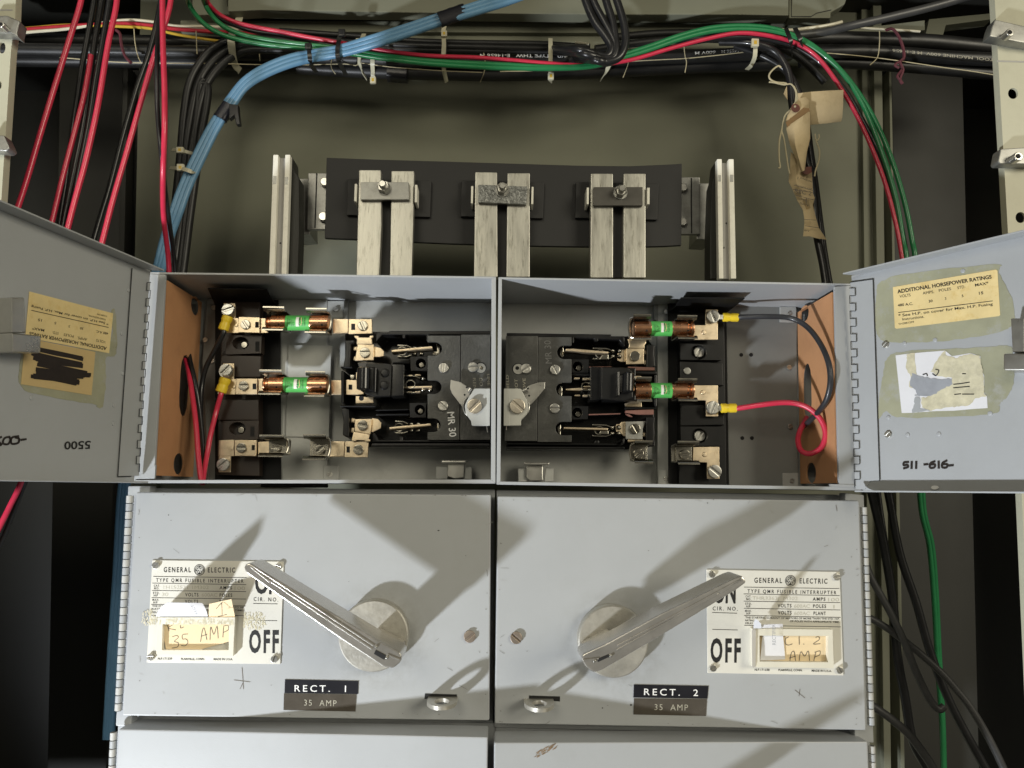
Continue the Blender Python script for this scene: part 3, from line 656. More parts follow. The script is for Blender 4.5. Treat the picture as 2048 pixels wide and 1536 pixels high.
def nameplate(t, quad, txt, lines, logo, scr, frame_o, frame_i, stamps):
    m = MB(); m.poly(quad, -.0012, .0, ALU, .0004); pl = m.build('nameplate', t)
    m = MB(); f = Yp(-.00135)
    for s_, a, b, cap, bold, sp in txt: m.text(s_, a, b, cap, f, INK, bold, sp)
    for a, b in lines: m.stroke([a, b], 1.15, f, INK, sm=False)
    monogram(m, *logo, f); m.build('lettering', pl)
    m = MB(); r = random.Random(int(quad[0][0]))
    for s_, a, b, cap in stamps: m.text(s_, a, b, cap, f, FAINT)
    m.build('stamped_figures', pl)
    m = MB(); m.holes(frame_o, [frame_i[::-1]], Yp(-.0075), (0, .0063, 0), BEZEL)
    m.build('window_frame', pl)
    for x, y, an in scr:
        m = MB(); m.pscrew(x, y, 6.6, -.0012, an, STEEL, h=.0026); m.build('screw', pl)
    return pl
def padlock_tab(t, slot_, base, tip_px, flip):
    m = MB(); m.poly(slot_, -.0003, .0005, DARKH); m.build('slot', t)
    # a flat eye lying horizontally, sticking straight out of the slot
    m = MB(); c = P(*base, 0); hw = 28*SC(0); dp = .033; z = c.z-.0005
    out = [(-hw, .004), (hw, .004)] + [(hw*math.cos(a)*1.0, -.012-(dp-.012)*math.sin(a)) for a in [math.pi*i/14 for i in range(15)]]
    hole = [(hw*.5*math.cos(2*math.pi*i/14), -.0165+.0105*math.sin(2*math.pi*i/14)) for i in range(14)]
    sg = -1 if flip else 1
    m.holes([(x, y) for x, y in out], [hole], lambda x, y: Vector((c.x+sg*x+sg*.0, y, z)), (0, 0, -.0035), CAST)
    return m.build('padlock_tab', t)
def handle(t, disc, face, ridges, neck, sock, pins, mark):
    cx, cy, r = disc; R = r*SC(0)
    m = MB(); c = P(cx, cy, 0); m.lathe(c, (0, -1, 0), [(0, R*.96), (.010, R*.98), (.0135, R*.965), (.0145, R*.93), (.0147, R*.5), (.0148, R*.1)], CAST, 48); hd = m.build('handle', t)
    m = MB(); m.poly(face, -.084, -.046, LEVER, .0055)
    m.fpoly(neck, Yp(-.015), (0, -.033, 0), LEVER, .002)
    for p_ in ridges: m.wprism([P(x, y, -.0838) for x, y in p_], (0, -.0011, 0), LEVER, .0004)
    m.build('lever', hd)
    m = MB(); m.poly(sock, -.0845, -.080, DARKH, .0003); 
    for x, y in pins: m.cyl(x, y, 2.6, -.0858, -.083, STEEL, 12, .4)
    m.build('lever_pin', hd)
    return hd
def cover_screw(t, x, y, an):
    m = MB(); m.pscrew(x, y, 11.5, 0, an, SCREWB, h=.003); m.build('cover_screw', t)

# ---- left unit
tA = thing('switch_unit', P(620, 1440, .02), 'closed grey switch unit with black RECT. 1 name tape, handle pointing up left', 'switch unit', 'closed switch units of the second row')
m = MB(); m.poly([(272, 984), (982, 989), (979, 1442), (244, 1432)], 0, .031, GREY, .0018); dA = m.build('door', tA)
m = MB(); m.poly([(268, 976), (990, 979), (986, 1446), (238, 1446)], .034, .12, GREY, .001); m.build('enclosure', tA)
m = MB(); m.poly([(256, 972), (300, 972), (262, 1452), (231, 1452)], .016, .03, GREY, .001); m.build('hinge_plate', tA)
hinge_barrel(tA, 260.5, 991, 237, 1422, 27, 7)
X1 = lambda *p: zz(460, 1090, 5.389, *p)
handle(tA, (751.5, 1266, 68), [(487, 1136), (491, 1128), (499, 1126), (620, 1199), (755, 1280), (800, 1305), (804, 1314), (800, 1326), (786, 1337), (766, 1334), (679, 1277), (492, 1146)],
       [X1((250, 235), (262, 225), (1560, 1075), (1545, 1092)), X1((440, 400), (455, 380), (1540, 1110), (1525, 1128)), X1((220, 240), (235, 228), (440, 385), (425, 405)), X1((1690, 1190), (1700, 1170), (1830, 1225), (1820, 1240))],
       X1((1560, 950), (1600, 872), (1900, 1022), (1860, 1140), (1800, 1120)), X1((1570, 1130), (1680, 1190), (1660, 1238), (1550, 1175)), X1((1572, 1100), (1690, 1215)), None)
padlock_tab(tA, [(850, 1387), (914, 1389), (914, 1396), (849, 1398)], (886, 1392), None, False)
cover_screw(tA, 939.5, 1272.5, 40)
tapes(tA, [(570, 1359), (717, 1362), (716, 1388), (569, 1386)], [(568, 1387), (713, 1389), (711, 1423), (567, 1420)], 'RECT.  1', '35  AMP',
      ((589, 1383), (692, 1384), 13), ((608, 1411), (673, 1412.5), 12))
tx = [('GENERAL', k1(303, 283), k1(650, 284), 9.8, .02, 1.13), ('ELECTRIC', k1(868, 286), k1(1218, 288), 9.8, .02, 1.13), ('TYPE QMR FUSIBLE INTERRUPTER', k1(205, 407), k1(1325, 420), 7, .012, 1.15),
      ('CAT.', k1(176, 470), k1(255, 471), 4, .02, 1.1), ('NO.', k1(180, 503), k1(245, 504), 4, .02, 1.1), ('AMPS', k1(1018, 502), k1(1178, 504), 6.4, .02, 1.1),
      ('STD.', k1(165, 562), k1(250, 563), 4, .02, 1.1), ('HP', k1(175, 594), k1(228, 595), 4, .02, 1.1), ('VOLTS', k1(578, 592), k1(748, 594), 6.8, .02, 1.1), ('POLES', k1(1018, 598), k1(1180, 600), 6.6, .02, 1.1),
      ('MAX.', k1(158, 650), k1(245, 651), 4, .02, 1.1), ('HP', k1(170, 684), k1(222, 685), 4, .02, 1.1), ('VOLTS', k1(574, 676), k1(744, 678), 6.2, .02, 1.1), ('PLANT', k1(1016, 676), k1(1180, 680), 6.2, .02, 1.1),
      ('THE STARTING CURRENT OF MOTORS OF MORE THAN THE STD. HP', k1(155, 728), k1(1330, 748), 3.4, .012, 1.0), ('RATING  TWO OF POLES WITH APPROPRIATE TIME-', k1(150, 766), k1(1335, 784), 3.4, .012, 1.0), ('DELAY', k1(148, 806), k1(260, 808), 3.4, .012, 1.0),
      ('ON', k1(1468, 548), k1(1800, 560), 43, .03, 1.0), ('CIR. NO.', k1(1453, 652), k1(1768, 660), 7.6, .01, 1.15), ('OFF', k1(1395, 1305), k1(1775, 1308), 43, .034, 1.09),
      ('N.P.171339', k1(228, 1404), k1(412, 1404), 4.2, .02, 1.0), ('PLAINVILLE, CONN.', k1(525, 1408), k1(828, 1409), 4.2, .02, 1.0), ('MADE IN U.S.A.', k1(942, 1410), k1(1187, 1411), 4.2, .02, 1.0)]
ln = [(k1(172, 338), k1(1362, 354)), (k1(160, 424), k1(1358, 443)), (k1(156, 518), k1(1356, 533)), (k1(150, 610), k1(1355, 628)), (k1(145, 696), k1(1350, 717)), (k1(150, 838), k1(1345, 838)), (k1(1450, 684), k1(1760, 690)), (k1(1438, 898), k1(1752, 906))]
plA = nameplate(tA, K((155, 130), (1840, 148), (1796, 1462), (82, 1440)), tx, ln, (399, 1139.8), [(*k1(210, 193), 40), (*k1(1776, 212), -25), (*k1(146, 1368), 0), (*k1(1725, 1392), 75)],
          K((232, 862), (1215, 862), (1190, 1358), (205, 1330)), K((288, 952), (1140, 952), (1135, 1282), (280, 1282)), [('1H1S2S21 1M302', k1(300, 500), k1(880, 500), 7), ('100', k1(1210, 510), k1(1345, 512), 7), ('30', k1(280, 592), k1(360, 592), 7), ('600AC', k1(790, 596), k1(990, 598), 7)])
# ---- right unit
tB = thing('switch_unit', P(1360, 1455, .02), 'closed grey switch unit with black RECT. 2 name tape, handle pointing up right', 'switch unit', 'closed switch units of the second row')
m = MB(); m.poly([(995, 992), (1719, 1001), (1733, 1461), (989, 1448)], 0, .031, GREY, .0018); dB = m.build('door', tB)
m = MB(); m.poly([(993, 980), (1722, 990), (1738, 1473), (988, 1455)], .034, .12, GREY, .001); m.build('enclosure', tB)
m = MB(); m.poly([(1690, 986), (1728, 990), (1748, 1486), (1710, 1484)], .016, .03, GREY, .001); m.build('hinge_plate', tB)
hinge_barrel(tB, 1727, 1014, 1742, 1451, 26, 6.6)
X2 = lambda *p: zz(1130, 1120, 5.389, *p)
handle(tB, (1222, 1277, 69), [(1486, 1151), (1494, 1165), (1472, 1181), (1319, 1274), (1204, 1341), (1187, 1346), (1171, 1334), (1163, 1319), (1165, 1309), (1213, 1287), (1320, 1229), (1470, 1156)],
       [X2((1890, 200), (1900, 222), (570, 940), (560, 915)), X2((1640, 355), (1655, 372), (560, 985), (550, 962)), X2((1900, 190), (1915, 215), (1680, 365), (1668, 345)), X2((190, 1070), (360, 1050), (365, 1070), (200, 1095))],
       X2((480, 760), (450, 720), (150, 890), (165, 1000), (240, 1010)), X2((345, 1068), (470, 1015), (478, 1045), (355, 1102)), X2((320, 1090), (495, 1035)), None)
padlock_tab(tB, [(1058, 1391), (1120, 1393), (1120, 1403), (1058, 1399)], (1077, 1396), None, True)
cover_screw(tB, 1032.5, 1275, -40)
tapes(tB, [(1268, 1369), (1417, 1372), (1415, 1397), (1267, 1395)], [(1268, 1397), (1414, 1398), (1412, 1432), (1267, 1429)], 'RECT.  2', '35  AMP',
      ((1288, 1390), (1396, 1392), 13), ((1309, 1420), (1376, 1421), 12))
tx = [('GENERAL', k2(695, 290), k2(1050, 294), 9.8, .02, 1.13), ('ELECTRIC', k2(1275, 298), k2(1630, 303), 9.8, .02, 1.13), ('TYPE QMR FUSIBLE INTERRUPTER', k2(608, 420), k2(1745, 440), 7, .012, 1.15),
      ('CAT.', k2(582, 478), k2(655, 480), 4, .02, 1.1), ('NO.', k2(590, 513), k2(655, 515), 4, .02, 1.1), ('AMPS', k2(1442, 520), k2(1605, 522), 6.4, .02, 1.1),
      ('STD.', k2(580, 572), k2(660, 574), 4, .02, 1.1), ('HP', k2(595, 606), k2(645, 607), 4, .02, 1.1), ('VOLTS', k2(994, 606), k2(1170, 608), 7, .02, 1.1), ('POLES', k2(1447, 612), k2(1613, 614), 6.8, .02, 1.1),
      ('MAX.', k2(577, 664), k2(660, 665), 4, .02, 1.1), ('HP', k2(595, 698), k2(645, 699), 4, .02, 1.1), ('VOLTS', k2(998, 696), k2(1172, 698), 7, .02, 1.1), ('PLANT', k2(1453, 704), k2(1610, 706), 6.8, .02, 1.1),
      ('THE STARTING CURRENT OF MOTORS OF MORE THAN THE STD. H.P.', k2(580, 748), k2(1785, 766), 3.6, .012, 1.0), ('RATING', k2(580, 784), k2(690, 786), 3.6, .012, 1.0), ('OF POLES WITH APPROPRIATE TIME-', k2(1150, 794), k2(1790, 806), 3.6, .012, 1.0), ('DELAY', k2(580, 820), k2(680, 822), 3.6, .012, 1.0),
      ('ON', k2(168, 540), k2(455, 546), 44, .03, 1.0), ('CIR. NO.', k2(163, 644), k2(482, 648), 7.6, .01, 1.15), ('OFF', k2(133, 1298), k2(520, 1302), 45, .034, 1.09),
      ('N.P.171338', k2(700, 1418), k2(890, 1419), 4.2, .02, 1.0), ('PLAINVILLE, CONN.', k2(1003, 1421), k2(1310, 1424), 4.2, .02, 1.0), ('MADE IN U.S.A.', k2(1430, 1430), k2(1685, 1434), 4.2, .02, 1.0)]
ln = [(k2(566, 347), k2(1782, 366)), (k2(560, 434), k2(1785, 456)), (k2(562, 527), k2(1790, 546)), (k2(565, 618), k2(1795, 640)), (k2(568, 710), k2(1798, 735)), (k2(568, 836), k2(1800, 856)), (k2(158, 672), k2(472, 682)), (k2(160, 888), k2(480, 896))]
plB = nameplate(tB, KR((82, 122), (1790, 152), (1838, 1480), (95, 1448)), tx, ln, (1581, 1161.5), [(*k2(148, 180), 80), (*k2(1742, 215), 15), (*k2(162, 1378), 30), (*k2(1778, 1405), -60)],
          KR((672, 880), (1698, 890), (1712, 1386), (680, 1372)), KR((760, 968), (1640, 972), (1640, 1308), (765, 1302)), [('THR3363J  M302', k2(670, 510), k2(1250, 515), 7), ('100', k2(1640, 530), k2(1780, 530), 7), ('600AC', k2(1205, 612), k2(1405, 614), 7), ('1', k2(1706, 620), k2(1722, 620), 7), ('600AC', k2(1205, 705), k2(1405, 707), 7)])
# paper slips in the two window frames
def card(pts, Y0, m_, dz=.0004): return [(x, y, Y0) for x, y in pts]
def slip(name, label, cat, pts, m_, strokes, Yink, texts=()):
    mm = MB()
    a = [P(x, y, Y) for x, y, Y in pts]; mm.wprism(a, (0, .0003, 0), m_)
    for p_, wd, ink in strokes: mm.stroke(p_, wd, Yink if callable(Yink) else Yp(Yink), ink)
    for s_, u, v, cap in texts: mm.text(s_, u, v, cap, Yink if callable(Yink) else Yp(Yink), INK)
    return tag(mm.build(name), label, cat, 'paper slips in the label windows')
slip('paper_card', 'cream card handwritten 35 AMP in the RECT. 1 label window', 'card', card(K((295, 905), (1150, 905), (1150, 1170), (740, 1282), (335, 1282), (296, 1080)), -.003, CARD), CARD,
     [([k1(*q) for q in p_], 1.25, PENCIL) for p_ in ([(350, 962), (372, 1035)], [(412, 962), (362, 1000), (455, 1022)], [(515, 965), (522, 1000), (560, 985)], [(415, 1110), (470, 1095), (490, 1120), (440, 1170), (492, 1190), (480, 1240), (410, 1256)],
       [(612, 1075), (545, 1085), (545, 1140), (590, 1140), (612, 1180), (580, 1225), (530, 1222)], [(775, 1172), (800, 1020), (825, 1012), (855, 1150)], [(785, 1105), (858, 1078)], [(895, 1150), (905, 985), (945, 1080), (985, 975), (1000, 1130)], [(1060, 1115), (1070, 975)], [(1070, 975), (1125, 965), (1130, 1020), (1070, 1055)])], -.0032)
slip('paper_card', 'cream card end marked 1 above the RECT. 1 label window', 'card', [(*k1(878, 862), -.0062), (*k1(880, 800), -.010), (*k1(886, 690), -.017), (*k1(1170, 628), -.019), (*k1(1212, 838), -.008), (*k1(1215, 862), -.0062)], CARD,
     [([k1(*q) for q in p_], 1.4, PENCIL) for p_ in ([(978, 750), (1030, 690), (1052, 690)], [(1048, 690), (1052, 840)], [(1000, 850), (1112, 825)])], Yp(-.0185))
# curled white slip: a real curl standing out of the frame
def curl(name, label, rows, m_, ink=()):
    mm = MB(); n = len(rows[0]); vs = []; fs = []
    for r_ in rows: vs += [P(*q) for q in r_]
    for j in range(len(rows)-1):
        for i in range(n-1): fs.append((j*n+i, j*n+i+1, (j+1)*n+i+1, (j+1)*n+i))
    k = len(vs); vs += [v+Vector((0, .0003, 0)) for v in vs]; fs += [tuple(i+k for i in f[::-1]) for f in fs]
    mm.raw(vs, fs, m_)
    for s_, u, v, cap, Y in ink: mm.text(s_, u, v, cap, Yp(Y), BLUEG)
    return tag(mm.build(name), label, 'paper slip', 'paper slips in the label windows')
curl('paper_slip', 'white paper slip curling out above the RECT. 1 label window',
     [[(*k1(205, 850), -.0085), (*k1(480, 850), -.008), (*k1(680, 850), -.0078), (*k1(868, 850), -.0076)],
      [(*k1(225, 790), -.024), (*k1(500, 800), -.019), (*k1(690, 800), -.014), (*k1(858, 800), -.011)],
      [(*k1(280, 720), -.044), (*k1(540, 740), -.034), (*k1(700, 735), -.024), (*k1(830, 735), -.017)],
      [(*k1(350, 672), -.060), (*k1(560, 675), -.048), (*k1(680, 675), -.034), (*k1(795, 680), -.023)]], PAPER, [('RECT', k1(742, 815), k1(678, 695), 5, -.0345)])
curl('paper_slip', 'white printed slip inside and above the RECT. 2 label window',
     [[(*k2(770, 1285), -.0032), (*k2(940, 1280), -.0032), (*k2(1092, 1272), -.0032)],
      [(*k2(790, 1080), -.0036), (*k2(930, 1080), -.0036), (*k2(1075, 1080), -.0036)],
      [(*k2(805, 960), -.0042), (*k2(930, 960), -.0042), (*k2(1062, 965), -.0042)],
      [(*k2(800, 890), -.0046), (*k2(930, 888), -.0046), (*k2(1058, 885), -.0046)],
      [(*k2(790, 830), -.012), (*k2(920, 822), -.010), (*k2(1060, 818), -.008)]], PAPER, [('RECTIFIER', k2(970, 1085), k2(965, 822), 7, -.0130)])
m = MB(); m.wprism([P(*k2(684, 880), -.0090), P(*k2(715, 890), -.0078), P(*k2(712, 1370), -.0078), P(*k2(668, 1372), -.0115), P(*k2(664, 900), -.0125)], (0, .0003, 0), PAPER)
m.wprism([P(*k2(684, 875), -.013), P(*k2(690, 790), -.026), P(*k2(712, 755), -.042), P(*k2(745, 775), -.046), P(*k2(780, 815), -.030), P(*k2(790, 875), -.0095)], (0, .0003, 0), PAPER)
tag(m.build('paper_slip'), 'narrow white strip folded beside the RECT. 2 label window', 'paper slip', 'paper slips in the label windows')
slip('paper_card', 'cream card handwritten 2 AMP in the RECT. 2 label window', 'card', card(KR((765, 940), (1638, 945), (1632, 1300), (770, 1296)), -.0022, CARD), CARD,
     [([k2(*q) for q in p_], 1.3, PENCIL) for p_ in ([(1130, 985), (1095, 1010), (1095, 1070), (1130, 1090), (1180, 1075)], [(1268, 980), (1272, 1082)], [(1325, 1075), (1332, 1078)], [(1480, 990), (1520, 985), (1525, 1020), (1450, 1075), (1538, 1072)],
       [(1150, 1300), (1170, 1190), (1205, 1175), (1225, 1295)], [(1145, 1255), (1225, 1230)], [(1268, 1300), (1290, 1175), (1340, 1230), (1385, 1165), (1405, 1295)], [(1455, 1300), (1485, 1175)], [(1470, 1180), (1535, 1165), (1530, 1215), (1475, 1240)])], -.0025)
# tape residue and scratches on the doors
def flecks(region, n, seed, Y, m_):
    r = random.Random(seed); mm = MB(); (x0, y0, x1, y1) = region
    for i in range(n):
        x = r.uniform(x0, x1); y = r.uniform(y0, y1); a = r.uniform(.9, 2.2); l = r.uniform(2, 5)
        if ((x-(x0+x1)/2)/((x1-x0)/2))**4+((y-(y0+y1)/2)/((y1-y0)/2))**2 > 1.1: continue
        mm.stroke([(x, y), (x+math.cos(a)*l, y+math.sin(a)*l)], r.uniform(.8, 1.6), Yp(Y-.00001*(i % 20)), m_, sm=False)
    return mm
m = flecks((285, 1218, 314, 1249), 90, 5, -.0014, RES); m.build('tape_residue', plA)['kind'] = 'stuff'
m = flecks((482, 1224, 530, 1256), 160, 6, -.0014, RES); m.build('tape_residue', plA)['kind'] = 'stuff'
m = flecks((318, 1236, 468, 1249), 170, 8, -.0077, RES); m.build('tape_residue', plA)['kind'] = 'stuff'
for t_, pts in ((dA, [[(484, 1335), (487, 1378)], [(468, 1360), (500, 1364)], [(486, 1365), (480, 1378)]]), (dB, [[(1590, 1380), (1610, 1396)], [(1600, 1378), (1598, 1392)], [(1672, 1010), (1674, 1022)]])):
    m = MB()
    for p_ in pts: m.stroke(p_, 1.0, Yp(-.0003), PENCIL, sm=False)
    m.build('scratch_mark', t_)
for t_, pts in ((dA, [(877, 1061, 2.2, 1.2), (701, 1004, 1, 1), (337, 1030, 1, 1)]), (dB, [(1262, 1410, 2, 1.8), (1205, 1416, 1.5, 1.2), (1415, 1006, 1.2, 1)])):
    m = MB()
    for x, y, a, b in pts: m.fpoly(ell(x, y, a, b, 8), Yp(-.0003), (0, .0002, 0), INK)
    m.build('paint_chip', t_)

# ---- third row: two units whose doors stand slightly ajar at the middle
def lower(outer, Ys, depth, label, hb, name='switch_unit'):
    t = thing(name, P(outer[0][0], outer[0][1], .02), label, 'switch unit', 'closed switch units of the lowest row')
    m = MB(); m.wprism([P(x, y, Y) for (x, y), Y in zip(outer, Ys)], (0, depth, 0), GREY, .0018); dd = m.build('door', t)
    hinge_barrel(t, *hb)
    return t, dd
tC, dC = lower([(237, 1458), (976, 1474), (968, 1960), (206, 1950)], (0, -.036, -.036, 0), .034, 'lower grey switch unit left of the centre seam, cropped by the bottom edge', (228, 1464, 204, 1960, 30, 6.6))
m = MB(); m.poly([(236, 1441), (990, 1446), (985, 1990), (205, 1990)], .036, .12, GREY, .001); m.build('enclosure', tC)
tD, dD = lower([(988, 1485), (1736, 1483), (1754, 1975), (985, 1975)], (-.036, 0, 0, -.036), .034, 'lower grey switch unit right of the seam, with a brown scuff on its door', (1743, 1491, 1762, 1975, 30, 6.6))
m = MB(); m.poly([(990, 1455), (1740, 1474), (1758, 1990), (985, 1990)], .036, .12, GREY, .001); m.build('enclosure', tD)
SC_ = mat('brown_scuff', (.22, .15, .09), .6, var=.3, scale=300)
m = MB(); fD = plane(P(988, 1485, -.0364), (P(1736, 1483, 0)-P(988, 1485, -.036)).cross(Vector((0, 0, 1))))
r = random.Random(4)
for i in range(46):
    k = r.random(); x = 1070+38*k+r.uniform(-5, 5); y = 1512-18*k+r.uniform(-5, 5); m.stroke([(x, y), (x+r.uniform(2, 7), y-r.uniform(1, 5))], r.uniform(.7, 1.8), lambda x, y, q=.000004*i: fD(x, y)+Vector((0, -q, 0)), SC_, sm=False)
m.build('brown_scuff', dD)
for t_, dx, dy, mir in ((tD, 6, 492, 1),):
    if mir:
        handle(t_, (1222+dx, 1277+dy, 69), [(x+dx, y+dy+8) for x, y in [(1486, 1151), (1494, 1165), (1472, 1181), (1319, 1274), (1204, 1341), (1187, 1346), (1171, 1334), (1163, 1319), (1165, 1309), (1213, 1287), (1320, 1229), (1470, 1156)]], [],
           [(x+dx, y+dy) for x, y in X2((480, 760), (450, 720), (150, 890), (165, 1000), (240, 1010))], [(1194+dx, 1318+dy), (1217+dx, 1308+dy), (1219+dx, 1314+dy), (1196+dx, 1324+dy)], [], None)

# handling grime round the hubs and small chips of age on the doors
GRIME = mat('paint_grime', (.355, .357, .345), .5, var=.1, scale=60)
CHIP = mat('paint_chip_dark', (.16, .155, .14), .6, var=.3, scale=200)
def grimy(dd, cx, cy):      # hand grime rubbed into the paint round a hub, part of the door's own paint
    m = GREY.copy(); m.name = 'grimy_grey_paint'; nt = m.node_tree; N = nt.nodes; L = nt.links
    b = N['Principled BSDF']; src = b.inputs['Base Color'].links[0].from_socket
    tc = N.new('ShaderNodeTexCoord'); d = N.new('ShaderNodeVectorMath'); d.operation = 'DISTANCE'; L.new(tc.outputs['Object'], d.inputs[0]); d.inputs[1].default_value = P(cx+8, cy+10, 0)
    mr = N.new('ShaderNodeMapRange'); mr.inputs[1].default_value = .030; mr.inputs[2].default_value = .060; mr.inputs[3].default_value = 1; mr.inputs[4].default_value = 0; L.new(d.outputs['Value'], mr.inputs[0])
    nz = N.new('ShaderNodeTexNoise'); nz.inputs['Scale'].default_value = 55; nz.inputs['Detail'].default_value = 7; nz.inputs['Roughness'].default_value = .7; L.new(tc.outputs['Object'], nz.inputs[0])
    rp = N.new('ShaderNodeMapRange'); rp.inputs[1].default_value = .40; rp.inputs[2].default_value = .62; rp.inputs[4].default_value = .42; L.new(nz.outputs[0], rp.inputs[0])
    mu = N.new('ShaderNodeMath'); mu.operation = 'MULTIPLY'; L.new(mr.outputs[0], mu.inputs[0]); L.new(rp.outputs[0], mu.inputs[1])
    mx = N.new('ShaderNodeMix'); mx.data_type = 'RGBA'; L.new(mu.outputs[0], mx.inputs[0]); L.new(src, mx.inputs[6]); mx.inputs[7].default_value = (.20, .195, .175, 1)
    L.new(mx.outputs[2], b.inputs['Base Color']); dd.data.materials[0] = m
grimy(dA, 751, 1266); grimy(dB, 1222, 1277)
def wear(dd, x0, y0, x1, y1, n, seed, Y=-.0003):
    r = random.Random(seed); mm = MB()
    for i in range(n):
        edge = r.random() < .55
        x = r.uniform(x0, x1); y = r.uniform(y0, y1)
        if edge: (x, y) = r.choice([(x, y0+r.uniform(-1, 2)), (x, y1-r.uniform(-1, 2)), (x0+r.uniform(0, 3), y), (x1-r.uniform(0, 3), y)])
        if r.random() < .6: mm.raw([Yp(Y-.000003*i)(u, v) for u, v in ell(x, y, r.uniform(.6, 1.5), r.uniform(.5, 1.1), 7)], [list(range(7))], CHIP)
        else:
            a = r.uniform(-.7, .7)+(1.57 if r.random() < .3 else 0); l = r.uniform(4, 18); mm.stroke([(x, y), (x+math.cos(a)*l*.5+r.uniform(-1, 1), y+math.sin(a)*l*.5), (x+math.cos(a)*l, y+math.sin(a)*l)], r.uniform(.4, .8), Yp(Y-.000003*i), GRIME if r.random() < .6 else CHIP)
    mm.build('paint_wear', dd)['kind'] = 'stuff'
wear(dA, 276, 990, 974, 1428, 60, 31); wear(dB, 999, 1000, 1714, 1448, 60, 32)
# ================================================================== inside the open boxes
def plate(m, pts, Y, th, mm_=BRASS, bev=.0005): m.poly(pts, Y, Y+th, mm_, bev)
def off(pts, dx, dy): return [(x+dx, y+dy) for x, y in pts]
def clipset(t, x0, x1, ytop, ybot, open_end, Yb=.070, Yf=.040, bow=True, name='fuse_clip'):
    """spring clip: two jaws standing forward from a base, joined behind"""
    m = MB()
    zt = P(x0, ytop, .05).z; zb = P(x0, ybot, .05).z; xa = P(x0, ytop, .05).x; xb = P(x1, ytop, .05).x
    for z, s in ((zt, 1), (zb, -1)):
        prof = [(Yb, z-s*.0006), (.058, z), (.050, z+s*.0006), (Yf+.004, z-s*.0006), (Yf+.001, z+s*.0014), (Yf, z+s*.0026)]
        prof = [(y, z_) for y, z_ in prof]
        for (ya, za), (yb_, zb_) in zip(prof[:-1], prof[1:]):
            m.wprism([Vector((xa, ya, za)), Vector((xb, ya, za)), Vector((xb, yb_, zb_)), Vector((xa, yb_, zb_))], (0, 0, s*.0013), CHROME)
    m.wprism([Vector((xa, Yb, zb)), Vector((xb, Yb, zb)), Vector((xb, Yb, zt)), Vector((xa, Yb, zt))], (0, .0012, 0), CHROME, .0003)
    if bow:
        xe = xb if open_end == 'r' else xa; sg = 1 if open_end == 'r' else -1
        zc = (zt+zb)/2; hz = (zt-zb)/2+.0015
        m.tube([Vector((xe, .044, zt+.0008)), Vector((xe+sg*.003, .045, zt-.001)), Vector((xe+sg*.0042, .046, zc)), Vector((xe+sg*.003, .045, zb+.001)), Vector((xe, .044, zb-.0008))], .0012, CHROME, 8, 5)
    return m.build(name, t)
def fuse(xa, xb, g0, g1, yc, Y, label, ring):
    """cartridge fuse lying along x: copper caps, printed green band"""
    t = thing('cartridge_fuse', P((xa+xb)/2, yc, Y), label, 'fuse', 'green banded copper cartridge fuses')
    k = SC(Y); R = 16.0*k; c = P((xa+xb)/2, yc, Y)
    X = lambda px: P(px, yc, Y).x
    za = P(xa, yc, Y).z; zb = P(xb, yc, Y).z
    def pt(px): return Vector((X(px), Y, za+(zb-za)*(px-xa)/(xb-xa)))
    ax = pt(xb)-pt(xa)
    def cap(x0, x1, ringx):
        m = MB(); a = pt(x0); n = ax.normalized(); L_ = (pt(x1)-a).length; s_ = L_
        pr = [(0, R*.82), (.0008, R*.97), (.0016, R)]
        if ringx is not None:
            r_ = (pt(ringx)-a).length; pr += [(r_-.0022, R), (r_-.0010, R*.8), (r_+.0010, R*.8), (r_+.0022, R)]
        pr += [(L_-.0012, R), (L_-.0003, R*.985), (L_, R*.93)]
        m.lathe(a, n, pr, COPPER, 32)
        for kx, kz in ((.45, .5), (.7, -.45)):
            q = a+n*(L_*kx)+Vector((0, -R*math.cos(kz), R*math.sin(kz))); m.lathe(q, Vector((0, -math.cos(kz), math.sin(kz))), [(-.0003, .0012), (.0001, .0011), (.0002, .0006)], DARKH if kx > .6 else COPPER, 10)
        return m.build('cap', t)
    cap(xa, g0, ring if ring and ring < g0 else None); cap(g1, xb, ring if ring and ring > g1 else None)
    m = MB(); a = pt(g0-1); L_ = (pt(g1+1)-a).length; m.lathe(a, ax, [(0, R*.955), (L_, R*.955)], GREENL, 32); b = m.build('label_band', t)
    # printing wrapped round the band
    m = MB(); r = random.Random(int(xa)); n = ax.normalized()
    def wrap(x, y, rr=1.0): # x along the axis in px from g0, y angle in px
        th = y/16.0; q = pt(g0+x); return Vector((q.x, Y-R*.962*rr*math.cos(th), q.z-R*.962*rr*math.sin(th)))
    L0 = g1-g0
    wb = []
    for i in range(9): wb.append(wrap(L0*.46, -11+22*i/8))
    wb2 = [wrap(L0*.60, -11+22*i/8) for i in range(9)]
    m.raw(wb+wb2, [(i, i+1, i+10, i+9) for i in range(8)], ALU)
    f2 = lambda x, y: wrap(x, y, 1.003)
    m.text('FRN-R 35', (L0*.585, -9.5), (L0*.585, 9), 3.6, f2, INK, .02)
    for i in range(4): m.text(['CURRENT', 'LIMITING', 'DUAL TIME', 'ELEMENT'][i], (L0*(.14+.08*i), 10), (L0*(.14+.08*i), -8+i*2), 2.6, f2, INK, .0)
    m.text('FUSETRON', (L0*.88, 10), (L0*.88, -9), 3.2, f2, INK, .01); m.text('250V 200kA', (L0*.76, 10), (L0*.76, -8), 2.4, f2, INK)
    m.stroke([(L0*.68, -9), (L0*.72, 2), (L0*.68, 8)], 1.2, f2, STICK)
    m.build('printing', b)
    return t
